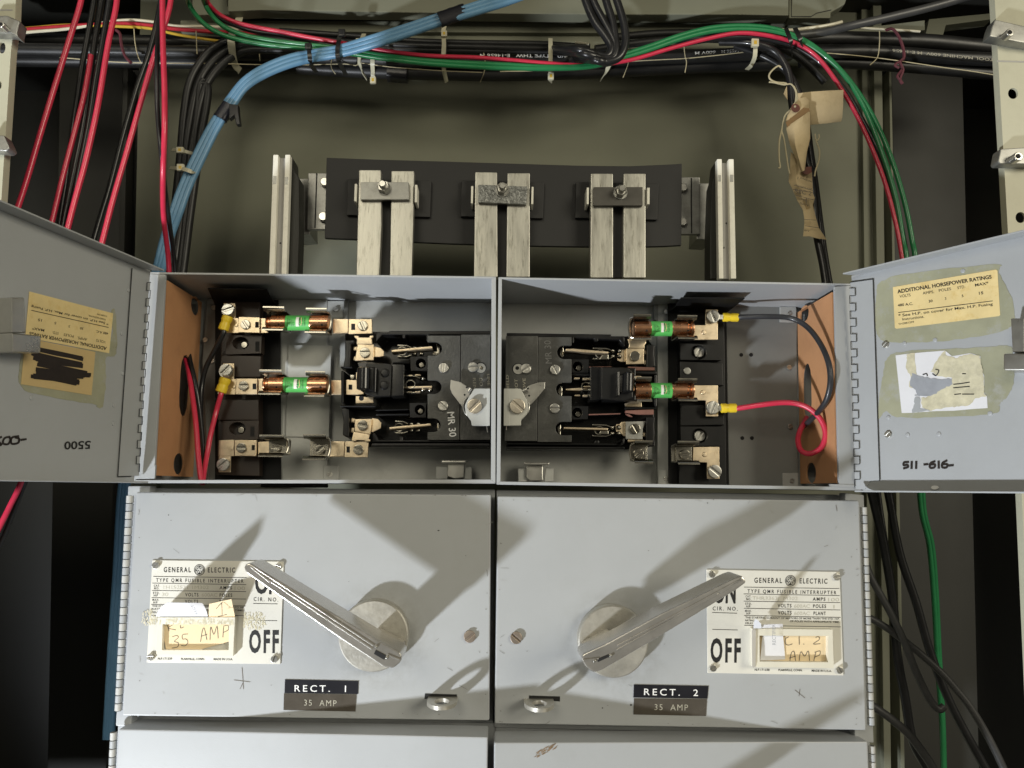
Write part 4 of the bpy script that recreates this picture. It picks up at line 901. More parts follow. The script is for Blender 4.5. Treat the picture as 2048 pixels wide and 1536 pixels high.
# ------------------------------------------------ left fuse block
tF = thing('fuse_block', P(482, 945, .095), 'brown moulded fuse block at the left of the scribbled-sticker box', 'fuse block', 'three pole fuse blocks')
m = MB()
m.poly(L((300, 215), (560, 220), (555, 1440), (250, 1430)), .084, .0965, BROWN, .001)
for q in (L((285, 590), (565, 600), (560, 750), (275, 750)), L((270, 905), (550, 905), (548, 1050), (262, 1050))): m.poly(q, .077, .085, BROWN, .0012)
m.build('base', tF)
for q, h_, sh in ((L((325, 455), (570, 455), (565, 580), (318, 590)), L((430, 515))[0], L((540, 530))[0]), (L((300, 1055), (550, 1050), (545, 1180), (295, 1190)), L((408, 1110))[0], L((505, 1125))[0])):
    m = MB(); hx, hy = h_
    m.holes(q, [ell(hx-2, hy-1, 17, 13)], Yp(.0735), (0, .012, 0), BROWN); m.cyl(hx+5, hy+2, 7, .080, .0835, CHROME, 16, .2); m.poly([(sh[0]-4, sh[1]-9), (sh[0]+4, sh[1]-9), (sh[0]+4, sh[1]+11), (sh[0]-4, sh[1]+11)], .0733, .074, DARKH)
    m.build('mounting_boss', tF)
def termL(pl, limb, plate2, sc, sl, riv, link, limb_sc, ang, ang2):
    m = MB(); plate(m, pl, .069, .0025); plate(m, limb, .0695, .0025); plate(m, plate2, .065, .004); plate(m, link, .0682, .003); m.poly(sl, .0648, .0655, DARKH); m.cyl(riv[0], riv[1], 3.5, .068, .069, BRASS, 12, .3)
    o = m.build('terminal', tF)
    m = MB(); m.pscrew(*sc, 9.8, .065, ang, CHROME); m.build('screw', o)
    m = MB(); m.pscrew(*limb_sc, 12.6, .066, ang2, STEEL, h=.004); m.build('terminal_screw', o)
termL(L((300, 335), (410, 335), (410, 440), (300, 440)), L((305, 230), (386, 230), (386, 345), (300, 345)), L((410, 326), (556, 330), (556, 440), (405, 435)), L((460, 382))[0], L((525, 362), (550, 362), (550, 402), (525, 402)), L((392, 385))[0],
      L((560, 335), (620, 335), (612, 440), (560, 440)), L((340, 280))[0], -55, 20)
termL(L((270, 765), (392, 760), (388, 870), (262, 868)), L((300, 650), (378, 652), (376, 770), (295, 770)), L((392, 758), (540, 758), (538, 868), (388, 868)), L((447, 810))[0], L((507, 793), (532, 793), (532, 833), (507, 833)), L((377, 815))[0],
      L((544, 758), (606, 758), (606, 868), (544, 868)), L((325, 700))[0], 0, 45)
termL(L((270, 1188), (380, 1185), (378, 1300), (265, 1300)), L((268, 1290), (355, 1290), (352, 1412), (268, 1412)), L((382, 1187), (536, 1187), (530, 1300), (380, 1298)), L((432, 1242))[0], L((500, 1222), (522, 1222), (522, 1258), (500, 1258)), L((362, 1246))[0],
      L((545, 1200), (640, 1195), (636, 1295), (545, 1290)), L((305, 1358))[0], 0, 40)
clipset(tF, 531, 573, 624, 657, 'l', bow=False); clipset(tF, 524, 568, 749, 784, 'l', bow=False)
clipset(tF, 524, 572, 878, 907, 'r', bow=True)
m = MB(); m.poly(L((620, 1195), (745, 1190), (745, 1295), (620, 1295)), .068, .0695, CHROME, .0004); o = m.build('clip_base', tF)
m = MB(); m.pscrew(*L((672, 1240))[0], 9.5, .067, -5, CHROME); m.build('screw', o)
fuse(534, 659, 574, 620, 646, .055, 'upper green banded fuse in the box left of the seam', 541)
fuse(528, 657, 570, 616, 769.5, .055, 'lower green banded fuse in the box left of the seam', 536)
# ------------------------------------------------ right fuse block
tG = thing('fuse_block', P(1405, 965, .095), 'black moulded fuse block at the right of the torn-label box', 'fuse block', 'three pole fuse blocks')
m = MB()
m.poly(R3((135, 330), (440, 340), (455, 1470), (130, 1465)), .083, .0945, PHENM, .001)
for q in (R3((135, 622), (430, 632), (435, 790), (140, 790)), R3((140, 920), (440, 920), (440, 1060), (140, 1065))): m.poly(q, .076, .084, PHENM, .0012)
m.build('base', tG)
for q, h_ in ((R3((140, 500), (425, 515), (420, 615), (140, 612)), R3((262, 562))[0]), (R3((140, 1068), (430, 1070), (430, 1200), (145, 1200)), R3((268, 1132))[0])):
    m = MB(); hx, hy = h_; m.holes(q, [ell(hx, hy, 17, 15)], Yp(.073), (0, .012, 0), PHENM); m.pscrew(hx, hy, 11, .083, 55, STEEL); m.build('mounting_boss', tG)
m = MB(); m.cyl(*R3((187, 688))[0], 8, .0745, .0765, ZINC, 18, .3); m.build('rivet', tG)
def termR(pl, riv, sc, ang):
    m = MB(); plate(m, pl, .068, .003); m.cyl(*riv, 5, .067, .0685, BRASS, 14, .3); o = m.build('terminal', tG)
    m = MB(); m.pscrew(*sc, 13.4, .0665, ang, STEEL, h=.004); m.build('terminal_screw', o)
termR(R3((215, 375), (310, 375), (312, 268), (395, 268), (395, 476), (215, 476)), R3((300, 425))[0], R3((358, 320))[0], -70)
termR(R3((225, 786), (396, 786), (398, 1000), (314, 1000), (314, 890), (222, 890)), R3((295, 835))[0], R3((358, 940))[0], 65)
termR(R3((225, 1208), (405, 1206), (408, 1425), (322, 1425), (320, 1315), (225, 1310)), R3((306, 1260))[0], R3((370, 1375))[0], -40)
clipset(tG, 1351, 1390, 641, 674, 'r', bow=False); clipset(tG, 1352, 1390, 766, 797, 'r', bow=False)
clipset(tG, 1351, 1394, 890, 922, 'l', bow=False)
m = MB(); m.poly(R3((108, 1205), (215, 1205), (215, 1310), (108, 1310)), .0675, .0695, CHROME, .0004); o = m.build('clip_base', tG)
m = MB(); m.pscrew(*R3((168, 1260))[0], 10, .067, 10, CHROME); m.build('screw', o)
fuse(1266, 1386, 1301, 1341, 657.5, .055, 'upper green banded fuse in the box right of the seam', 1376)
fuse(1268, 1386, 1301, 1341, 781, .055, 'lower green banded fuse in the box right of the seam', 1376)

# ------------------------------------------------ switch mechanisms
M1 = lambda *p: zz(680, 650, 6.145, *p)     # left close-up
C1 = lambda *p: zz(860, 650, 6.145, *p)     # centre close-up
M2 = lambda *p: zz(1110, 620, 4.957, *p)    # right close-up
def mech_common(t, body, lip, floor, plates, ends, name):
    m = MB(); m.poly(floor, .092, .1005, PHEN, .001)
    for q in lip: m.poly(q, .056, .095, PHENM, .0012)
    m.build('housing', t)
    for outer in plates:
        m = MB(); m.poly(outer, .052, .0565, PLATE, .0006); m.build('cover_plate', t)
def blade(t, pts, Y0, th, clipbox):
    m = MB(); m.poly(pts, Y0, Y0+.016, BRASS, .0006); o = m.build('contact_blade', t)
    m = MB(); x0, y0, x1, y1 = clipbox
    for yy in (y0, y1):
        m.poly([(x0, yy-2), (x1, yy-1), (x1+10, yy+3 if yy == y0 else yy-4), (x1+10, yy+5 if yy == y0 else yy-2), (x1, yy+1.5), (x0, yy+1)], .060, .072, CHROME, .0004)
    xc = (x0+x1)/2; m.wire([(xc+9*math.cos(a), (y0+y1)/2+8*math.sin(a)) for a in [2*math.pi*i/12 for i in range(13)]], 1.3, .0575, CHROME, 6, 2)
    for k in (1.5, 2.3): m.lathe(P(xc+17*k, y0+5, .064), (0, -1, 0), [(0, .0028), (.002, .0022), (.003, .0008)], CHROME, 12); m.lathe(P(xc+17*k, y1-5, .064), (0, -1, 0), [(0, .0028), (.002, .0022), (.003, .0008)], CHROME, 12)
    m.build('spring', o)
def post(t, q, h_, r):
    m = MB(); m.holes(q, [ell(h_[0], h_[1], r, r)], Yp(.056), (0, .03, 0), PHENM); m.cyl(h_[0]+1.5, h_[1]+2.5, r*.62, .066, .07, CHROME, 16, .3); m.build('post', t)
def term(t, pl, stem, lugs, sc, ang, mm_=BRASS, bridge=None):
    m = MB(); m.poly(pl, .060, .064, mm_, .0008)
    for q in stem: m.poly(q, .0645, .0675, BRASS, .0006)
    for q in lugs: m.poly(q, .0645, .068, BRASS, .0005)
    if bridge: 
        for q, Ya in bridge: m.poly(q, Ya, Ya+.003, BRASS, .0012)
    o = m.build('terminal', t)
    m = MB(); m.pscrew(sc[0], sc[1], 10.5, .060, ang, CHROME); m.build('screw', o)
tS = thing('interrupter_switch', P(840, 890, .1), 'black switch mechanism lettered MR 30, left of the seam', 'switch mechanism', 'black fused interrupter mechanisms')
mech_common(tS, None,
    [M1((600, 70), (1850, 70), (1850, 122), (1085, 122), (1085, 200), (1060, 200), (1060, 122), (800, 122), (800, 165), (765, 165), (765, 122), (520, 122), (460, 190), (440, 210), (445, 95), (600, 95)),
     M1((400, 1330), (430, 1330), (480, 1410), (730, 1410), (730, 1370), (775, 1370), (775, 1410), (1850, 1420), (1850, 1440), (400, 1440)),
     M1((390, 1450), (1845, 1450), (1845, 1500), (380, 1500)),
     M1((5, 510), (150, 510), (150, 530), (5, 530)), M1((0, 985), (440, 985), (440, 1010), (0, 1010)), M1((440, 1040), (840, 1030), (840, 1045), (440, 1055)), M1((440, 1090), (850, 1085), (850, 1110), (440, 1115)), M1((650, 455), (850, 455), (850, 478), (640, 478)),
     M1((55, 190), (175, 185), (175, 225), (130, 235), (120, 520), (35, 520), (62, 380), (72, 250)), M1((10, 1025), (60, 1020), (110, 1035), (110, 1380), (30, 1355), (40, 1190), (30, 1110)),
     M1((10, 560), (45, 560), (45, 960), (10, 960))],
    M1((60, 80), (1850, 80), (1850, 1500), (350, 1500), (60, 1370)), [], None, 'm')
# cover plates: the inner one keyhole-slotted for the three blades
notch = lambda xr, yc, h: [(853, yc+h)]+[]
def slotted(rightx, leftx, yt, yb, notches, r, face):
    pts = [(rightx[0], yt), (rightx[1], yb)]
    pts += [(leftx, yb)]
    for yc, xe in sorted(notches, reverse=True):
        pts.append((leftx, yc+r))
        sg = 1 if xe > leftx else -1
        for i in range(9):
            a = math.pi/2-math.pi*i/8; pts.append((xe-sg*r+sg*r*math.cos(a), yc+r*math.sin(a)))
        pts.append((leftx, yc-r))
    pts.append((leftx, yt)); return pts
m = MB(); m.poly(slotted((921, 919), 855, 671, 880, [(697.5, 884), (774, 883), (850.5, 881)], 13.5, 1), .052, .0565, PLATE, .0005); oP = m.build('cover_plate', tS)
m = MB(); m.poly([(922, 669), (981, 669), (980, 880), (920, 880)], .0505, .0565, PLATE, .0005); oQ = m.build('cover_plate', tS)
m = MB(); m.text('MR 30', (894.5, 824.5), (899, 874), 13.5, Yp(.0517), WHITE, .01, up=(14, -1.2)); m.build('lettering', oP)
m = MB()
m.text('REMOVE', (945.5, 756), (948, 806), 6, Yp(.0502), PALE, 0, up=(6, 0)); m.text('DO NOT', (958.5, 756), (961, 800), 6, Yp(.0502), PALE, 0, up=(6, 0)); m.text('LINE SHIELD', (974, 748), (977, 812), 5.5, Yp(.0502), PALE, 0, up=(5.5, 0)); m.build('lettering', oQ)
for x, y, an, p_, Yx in ((887.3, 736.5, 85, oP, .052), (886.2, 812.2, -45, oP, .052), (946, 735, 0, oQ, .0505)):
    m = MB(); m.pscrew(x, y, 10, Yx, an, STEEL, h=.0035); m.build('screw', p_)
m = MB(); m.cyl(961.5, 735.5, 11.5, .0502, .0507, DARKH, 22); m.cyl(961.5, 736, 10, .0500, .0503, ZINC, 22); m.cyl(963, 736, 4, .0496, .0500, CHROME, 12, .3); m.build('round_hole', oQ)
blade(tS, M1((632, 305), (1130, 258), (1135, 290), (632, 338)), .053, 0, (795, 691, 813, 713))
blade(tS, M1((800, 755), (1130, 745), (1130, 778), (800, 775)), .058, 0, (812, 752, 830, 785))
blade(tS, M1((605, 1255), (1110, 1208), (1115, 1240), (608, 1288)), .053, 0, (790, 843, 806, 866))
for q in (M1((1180, 225), (1235, 260), (1235, 360), (1205, 375), (1140, 375), (1140, 320), (1190, 320)), M1((1190, 1180), (1235, 1220), (1230, 1300), (1195, 1310), (1190, 1260))): 
    m = MB(); m.poly(q, .068, .072, CHROME, .001); m.build('fixed_contact', tS)
for q in (M1((835, 612), (890, 610), (890, 632), (835, 632)), M1((920, 605), (990, 605), (990, 625), (920, 625)), M1((830, 815), (890, 818), (890, 838), (830, 836)), M1((920, 815), (985, 812), (985, 832), (920, 835))):
    m = MB(); m.poly(q, .060, .066, BRASS, .0006); m.build('fixed_contact', tS)
post(tS, M1((865, 390), (1075, 390), (1070, 560), (870, 560)), M1((993, 472))[0], 10.5); post(tS, M1((855, 960), (1055, 960), (1055, 1135), (860, 1135)), M1((980, 1042))[0], 10.5)
m = MB()     # crossbar carrier with its rolled grip
m.poly(M1((320, 470), (560, 468), (632, 478), (615, 878), (430, 882), (300, 840)), .040, .048, PHENM, .0012)
m.poly(M1((630, 480), (790, 482), (780, 870), (615, 878)), .046, .075, PHEN, .001)
m.poly(M1((210, 460), (400, 455), (500, 470), (480, 885), (330, 882)), .050, .075, PHEN, .001)
m.build('carrier', tS)
m = MB()
a = P(728, 735, .034); b = P(727, 780, .034); m.lathe(a, b-a, [(0, .0052), (.0012, .0072), ((b-a).length-.0012, .0072), ((b-a).length, .0052)], PHEN, 24)
m.poly(M1((300, 510), (440, 515), (430, 825), (290, 790)), .036, .044, PHEN, .002); m.poly(M1((428, 520), (448, 520), (438, 830), (420, 825)), .032, .044, PHEN, .001); m.build('grip', tS)
for x, y in M1((550, 588), (540, 740)):
    m = MB(); m.cyl(x, y, 9.3, .038, .0405, PHENM, 20, .5); m.build('rivet', tS)
term(tS, M1((215, 235), (415, 235), (412, 435), (180, 440)), [M1((415, 262), (500, 280), (540, 320), (535, 385), (480, 395), (412, 392))], [M1((168, 262), (215, 262), (212, 310), (165, 312)), M1((170, 385), (205, 388), (195, 435), (165, 432))], (*M1((308, 342))[0],), 0, BRASS,
     [(M1((170, 128), (228, 130), (230, 150), (360, 150), (360, 130), (412, 125), (408, 155), (385, 165), (395, 210), (395, 240), (200, 235), (205, 175), (175, 150)), .058)])
term(tS, M1((180, 1155), (390, 1152), (372, 1345), (180, 1310), (178, 1250)), [M1((390, 1145), (465, 1150), (505, 1200), (500, 1270), (400, 1320), (385, 1310))], [M1((140, 1145), (185, 1150), (180, 1200), (135, 1198)), M1((135, 1262), (180, 1265), (175, 1320), (132, 1320))], (*M1((282, 1234))[0],), -10, BRASS,
     [(M1((165, 1310), (365, 1345), (350, 1400), (372, 1405), (370, 1432), (305, 1435), (300, 1420), (200, 1415), (195, 1430), (138, 1425), (145, 1400)), .058)])
m = MB(); m.poly(M1((195, 580), (215, 580), (215, 665), (195, 665)), .056, .066, BRASS, .0005); m.poly(M1((192, 870), (320, 885), (410, 895), (410, 960), (192, 965)), .060, .064, BRASS, .0006); m.cyl(*M1((262, 900))[0], 5, .0597, .0603, DARKH, 14); m.poly(M1((125, 610), (175, 610), (175, 660), (125, 660)), .07, .075, CHROME, .0005); m.build('centre_terminal', tS)
# links from the switch to the right-hand fuse clips
def linkL(p1, p2, sl, sc, ang, bend=True):
    m = MB(); plate(m, p1, .066, .003, BRASS, .001); 
    if p2: plate(m, p2, .063, .004)
    if sl: m.poly(sl, .0627, .0635, DARKH)
    o = m.build('link', tS)
    if sc: m = MB(); m.pscrew(*sc, 10.2, .063, ang, CHROME); m.build('screw', o)
linkL(L2((20, 338), (130, 340), (128, 442), (18, 445)), L2((132, 342), (292, 342), (294, 444), (128, 448)), L2((148, 375), (175, 375), (175, 418), (148, 418)), L2((230, 390))[0], -65)
linkL(L2((5, 768), (112, 768), (110, 872), (8, 872)), L2((112, 765), (185, 768), (190, 820), (235, 855), (235, 870), (110, 872)), L2((130, 800), (155, 800), (155, 835), (130, 835)), None, 0)
linkL(L2((0, 1195), (105, 1195), (100, 1305), (-5, 1305)), L2((105, 1197), (270, 1195), (262, 1308), (100, 1308)), L2((115, 1232), (138, 1232), (138, 1275), (115, 1275)), L2((200, 1255))[0], -25)
clipset(tS, 616, 657, 627, 662, 'r'); clipset(tS, 615, 654, 752, 788, 'r'); clipset(tS, 611, 655, 877, 913, 'r')
m = MB(); m.poly(L((925, 1210), (1035, 1210), (1035, 1300), (925, 1290)), .068, .0695, CHROME, .0004); o = m.build('clip_base', tS)
m = MB(); m.pscrew(*L((980, 1252))[0], 9.5, .067, 40, CHROME); m.build('screw', o)

# ---- right mechanism
tT = thing('interrupter_switch', P(1160, 890, .1), 'black switch mechanism with ghosted lettering, right of the seam', 'switch mechanism', 'black fused interrupter mechanisms')
mech_common(tT, None,
    [M2((-480, 225), (560, 240), (560, 260), (690, 265), (690, 370), (640, 300), (430, 290), (430, 312), (390, 310), (390, 285), (190, 280), (190, 330), (165, 330), (165, 275), (-480, 270)),
     M2((-480, 1310), (520, 1320), (640, 1320), (690, 1260), (690, 1330), (600, 1345), (-480, 1335)), M2((-480, 1350), (690, 1355), (690, 1385), (-480, 1380)),
     M2((600, 600), (1010, 605), (1010, 640), (900, 640), (760, 630)), M2((690, 960), (1010, 965), (1010, 985), (690, 990)),
     M2((915, 340), (990, 350), (985, 420), (995, 560), (905, 590)), M2((905, 1060), (995, 1060), (985, 1130), (990, 1230), (985, 1310), (900, 1300)), M2((985, 640), (1015, 640), (1015, 960), (985, 960)),
     M2((170, 625), (340, 625), (340, 650), (170, 650)), M2((330, 1020), (660, 1015), (660, 1035), (330, 1045)), M2((400, 1290), (440, 1290), (440, 1330), (380, 1330))],
    M2((-480, 250), (900, 260), (960, 340), (990, 1350), (700, 1385), (-480, 1380)), [], None, 'm')
m = MB()
for q in (M2((720, 560), (990, 568), (990, 600), (730, 598)), M2((700, 995), (980, 985), (980, 1035), (830, 1035), (700, 1020)), M2((340, 560), (560, 558), (560, 566), (340, 568)), M2((335, 1030), (650, 1022), (650, 1032), (335, 1042)), M2((700, 1030), (740, 1035), (775, 1060), (740, 1055))): m.poly(q, .0545, .060, REDBR, .0006)
m.build('fibre_barrier', tT)
m = MB(); m.poly(slotted((1077, 1075), 1143, 674, 884, [(704.5, 1114), (778.5, 1112), (857, 1111)], 13.5, 1), .052, .0565, PLATE, .0005); oP = m.build('cover_plate', tT)
m = MB(); m.poly([(1012, 672), (1076, 672), (1074, 882), (1009, 882)], .0505, .0565, PLATE, .0005); oQ = m.build('cover_plate', tT)
GHOST = mat('ghost_letter', (.17, .17, .165), .4, .2, var=.1)
m = MB(); m.text('MR 30', (1104, 727), (1101, 681), 12.5, Yp(.0517), GHOST, 0, up=(-13, 0)); m.build('lettering', oP)
m = MB(); m.text('LINE SHIELD', (1021, 816), (1017, 750), 5.5, Yp(.0502), PALE, 0, up=(-5.5, 0)); m.text('DO NOT', (1037, 806), (1035, 758), 6, Yp(.0502), PALE, 0, up=(-6, 0)); m.text('REMOVE', (1053, 806), (1051, 756), 6, Yp(.0502), PALE, 0, up=(-6, 0)); m.build('lettering', oQ)
for x, y, an, p_, Yx in ((1110, 740, -62, oP, .052), (1109, 817, 0, oP, .052), (1052, 738, 35, oQ, .0505)):
    m = MB(); m.pscrew(x, y, 10, Yx, an, STEEL, h=.0035); m.build('screw', p_)
m = MB(); m.cyl(1036, 737.5, 12, .0502, .0507, DARKH, 22); m.cyl(1036.5, 738, 10.5, .0500, .0503, STEEL, 22); m.cyl(1034.5, 736, 4, .0496, .0500, DARKH, 12, .3); m.build('round_hole', oQ)
blade(tT, M2((105, 385), (180, 382), (530, 412), (528, 432), (340, 425), (105, 405)), .053, 0, (1186, 697, 1214, 718))
blade(tT, M2((110, 780), (240, 770), (340, 780), (240, 800), (110, 798)), .058, 0, (1168, 756, 1176, 790))
blade(tT, M2((90, 1160), (525, 1170), (525, 1192), (90, 1180)), .053, 0, (1185, 850, 1212, 872))
for q in (M2((40, 390), (85, 360), (90, 440), (70, 478), (45, 440)), M2((20, 800), (55, 740), (75, 780), (70, 860), (45, 850)), M2((15, 1160), (60, 1130), (60, 1240), (35, 1240))):
    m = MB(); m.poly(q, .068, .072, CHROME, .001); m.build('fixed_contact', tT)
for q in (M2((190, 668), (245, 668), (245, 685), (190, 685)), M2((275, 675), (340, 675), (340, 692), (275, 692)), M2((280, 752), (340, 750), (340, 768), (285, 768)), M2((195, 838), (250, 838), (250, 856), (195, 856)), M2((275, 840), (330, 835), (325, 860), (275, 862))):
    m = MB(); m.poly(q, .060, .066, BRASS, .0006); m.build('fixed_contact', tT)
for q in (M2((440, 490), (530, 490), (530, 440), (470, 440)), M2((440, 1230), (530, 1232), (530, 1196), (450, 1196))):
    m = MB(); m.poly(q, .056, .066, CHROME, .0006); m.build('blade_clip', tT)
post(tT, M2((170, 490), (335, 490), (330, 620), (170, 620)), M2((228, 560))[0], 10.5); post(tT, M2((165, 955), (330, 955), (325, 1080), (165, 1085)), M2((222, 1018))[0], 10.5)
m = MB()
m.poly(M2((460, 565), (720, 572), (770, 610), (775, 870), (690, 905), (455, 885)), .040, .048, PHENM, .0014)
m.poly(M2((350, 560), (465, 565), (458, 885), (350, 900)), .046, .075, PHEN, .001); m.poly(M2((480, 560), (800, 575), (800, 900), (480, 900)), .050, .075, PHEN, .001)
m.build('carrier', tT)
m = MB(); a = P(1257, 746, .034); b = P(1256, 784, .034); m.lathe(a, b-a, [(0, .0050), (.0012, .0065), ((b-a).length-.0012, .0065), ((b-a).length, .0050)], PHEN, 24)
m.poly(M2((615, 610), (640, 605), (640, 850), (610, 855)), .031, .044, PHEN, .001); m.poly(M2((640, 640), (720, 620), (730, 820), (645, 830)), .036, .044, PHEN, .002); m.build('grip', tT)
term(tT, M2((705, 380), (885, 380), (882, 535), (705, 540)), [M2((660, 395), (705, 388), (705, 515), (650, 515), (620, 500), (620, 425), (650, 420))], [M2((880, 395), (915, 402), (915, 442), (880, 438)), M2((880, 495), (915, 500), (912, 540), (880, 542))], (*M2((790, 460))[0],), 25, BRASS,
     [(M2((715, 285), (910, 285), (905, 330), (890, 350), (895, 385), (725, 380), (735, 340)), .060)])
term(tT, M2((700, 1105), (905, 1100), (870, 1180), (870, 1285), (700, 1280)), [M2((655, 1110), (705, 1105), (705, 1255), (690, 1255), (640, 1215), (605, 1205), (605, 1130), (640, 1130))], [M2((870, 1110), (908, 1105), (908, 1155), (870, 1152)), M2((870, 1215), (908, 1215), (905, 1255), (868, 1255))], (*M2((792, 1178))[0],), -60, ZINC,
     [(M2((720, 1275), (880, 1280), (890, 1310), (720, 1310)), .062)])
m = MB(); m.poly(M2((785, 652), (858, 652), (858, 682), (785, 682)), .060, .066, BRASS, .0006); m.poly(M2((690, 925), (760, 905), (860, 905), (862, 962), (700, 960)), .060, .066, BRASS, .0008); m.poly(M2((735, 865), (770, 870), (765, 882), (738, 875)), .05, .06, CHROME, .0004); m.build('centre_terminal', tT)
clipset(tT, 1264, 1299, 639, 676, 'l'); clipset(tT, 1270, 1300, 763, 798, 'l', bow=False)
clipset(tT, 1266, 1302, 889, 920, 'l')
m = MB(); m.poly(M2((745, 1370), (905, 1365), (905, 1480), (745, 1470)), .068, .0695, CHROME, .0004); o = m.build('clip_base', tT)
m = MB(); m.pscrew(*M2((825, 1425))[0], 10.5, .067, 40, CHROME); m.build('screw', o)
# ---- door interlock cams beside the centre seam
def cam_(label, beak, block, fold, ringc, pin, sc, ang, dots):
    t = thing('interlock_lever', P(sc[0], sc[1], .045), label, 'interlock lever', 'interlock levers at the centre seam')
    m = MB(); m.poly(beak, .040, .042, STEEL, .0004)
    for q in dots: m.cyl(*q, 2.0, .0397, .0402, DARKH, 10)
    m.wire([(sc[0]+ringc*math.cos(a), sc[1]+ringc*math.sin(a)) for a in [math.pi*2*i/24 for i in range(25)]], 1.5, .0385, STEEL, 8, 2); m.build('pointer', t)
    m = MB(); m.poly(block, .033, .039, CAMP, .0012); m.poly(fold, .0322, .0332, CAMP, .0006); m.build('plastic_block', t)
    a = P(*pin[0], .036); b = P(*pin[1], .036); m = MB(); m.tube([a, b], .0024, STEEL, 12); m.build('pin', t)
    m = MB(); m.pscrew(sc[0], sc[1], 15.3, .0325, ang, CAMS, h=.004); m.build('pivot_screw', t)
    m = MB(); m.tube([P(*pin[2], .040), P(*pin[3], .040)], .0005, STEEL, 6); m.build('spring_end', t)
cam_('interlock lever with grey beak pointing left from the seam', C1((255, 672), (372, 700), (450, 750), (500, 830), (440, 930), (400, 1010), (270, 840), (246, 780)), C1((545, 775), (735, 778), (725, 1238), (512, 1238), (505, 1180), (440, 1090), (425, 990), (455, 920), (500, 850)),
     C1((700, 780), (740, 780), (735, 1238), (695, 1238)), 23.5, [C1((470, 820))[0], C1((500, 780))[0], C1((695, 1240))[0], C1((708, 1320))[0]], C1((550, 1000))[0], 45, [C1((450, 765))[0], C1((425, 858))[0]])
cam_('interlock lever with grey beak pointing right from the seam', C1((1205, 750), (1330, 705), (1415, 700), (1410, 780), (1330, 880), (1235, 985), (1200, 930), (1150, 840)), C1((920, 778), (1120, 780), (1150, 840), (1195, 930), (1210, 1010), (1195, 1095), (1120, 1170), (1120, 1238), (910, 1238)),
     C1((908, 780), (985, 780), (980, 1238), (905, 1238)), 23.5, [C1((1140, 815))[0], C1((1190, 790))[0], C1((940, 1240))[0], C1((938, 1290))[0]], C1((1075, 1000))[0], -42, [C1((1205, 780))[0], C1((1218, 868))[0]])

# ------------------------------------------------ wires inside the boxes
def lead(name, label, path, r, m_, lug=None, lugax=None, Y=.06):
    w_ = [P(q[0], q[1], q[2] if len(q) > 2 else Y) for q in path]
    mm = MB(); mm.tube(w_, r*SC(Y), m_, 12, 8)
    if lug:
        t = thing('lead_wire', w_[0], label, 'wire', 'leads inside the open boxes')
        mm.build('insulation', t)
        a, b = P(*lugax[0]), P(*lugax[1]); n = b-a; Ln = n.length
        l = MB(); R = lug*SC(Y); l.lathe(a, n, [(0, R*.85), (.0006, R), (Ln*.3, R*1.02), (Ln*.38, R*.9), (Ln*.5, R*.88), (Ln*.58, R*1.0), (Ln*.95, R*.98), (Ln, R*.8)], YELLOW, 18); l.build('crimp_sleeve', t)
        c = P(*lugax[2]); l = MB(); l.lathe(c, (0, -1, 0), [(0, R*1.25), (.001, R*1.25)], STEEL, 20)
        d_ = (a-c); e = d_.normalized(); s_ = e.cross(Vector((0, 1, 0)))*R*.6; l.wprism([c+s_, a+s_, a-s_, c-s_], (0, -.001, 0), STEEL); l.build('ring_tongue', t)
        return t
    return tag(mm.build(name), label, 'wire', 'leads inside the open boxes')
lead('lead_wire', 'black lead with yellow crimp sleeve under the topmost screw, left box', [(450, 652, .062), (446, 668), (432, 695, .065), (412, 735, .072), (403, 775, .075), (401, 820, .07), (400, 880, .06), (403, 925, .055), (406, 962, .04)], 5.0, BLACKW, 10.5,
     [(456, 632, .062), (446, 661, .062), (457, 621, .0665)])
lead('lead_wire', 'red lead with yellow crimp sleeve hanging to the bottom, left box', [(445, 780, .062), (441, 792), (432, 825, .062), (421, 870, .055), (414, 910, .05), (408, 945, .042), (405, 968, .035)], 5.0, RED, 11,
     [(452, 756, .062), (441, 785, .062), (452, 742, .0665)])
lead('lead_wire', 'red lead dropping from the slot in the orange board, left box', [(371, 718, .075), (378, 748, .062), (386, 800, .052), (392, 850, .045), (396, 905, .04), (400, 945, .036), (404, 968, .034)], 5.0, RED)
lead('lead_wire', 'black lead dropping from the slot in the orange board, left box', [(377, 705, .08), (382, 730, .066), (391, 770, .06), (399, 820, .06), (405, 880, .056), (408, 930, .05), (409, 966, .04)], 4.8, BLACKW)
lead('lead_wire', 'grey-black lead with yellow crimp sleeve arching across the right box', [(1472, 634.5, .062), (1485, 634, .058), (1535, 633, .05), (1580, 636, .046), (1612, 652, .036), (1638, 683, .018), (1656, 722, .003), (1661, 760, .0), (1654, 797, .008), (1638, 822, .025), (1618, 843, .052), (1608, 852, .075)], 5.6, GREYW, 9,
     [(1446, 634.5, .062), (1477, 635, .062), (1425, 634, .0672)]) if False else None
GREYW = mat('dull_black_insulation', (.028, .029, .033), .36, var=.2, scale=50, coat=.15)
lead('lead_wire', 'black lead with yellow crimp sleeve arching across the right box', [(1472, 634.5, .062), (1485, 634, .058), (1535, 633, .05), (1580, 636, .046), (1612, 652, .036), (1638, 683, .018), (1656, 722, .003), (1661, 760, .0), (1654, 797, .008), (1638, 822, .025), (1618, 843, .052), (1608, 852, .075)], 5.4, GREYW, 9,
     [(1446, 634.5, .062), (1477, 635, .062), (1425, 634, .0672)])
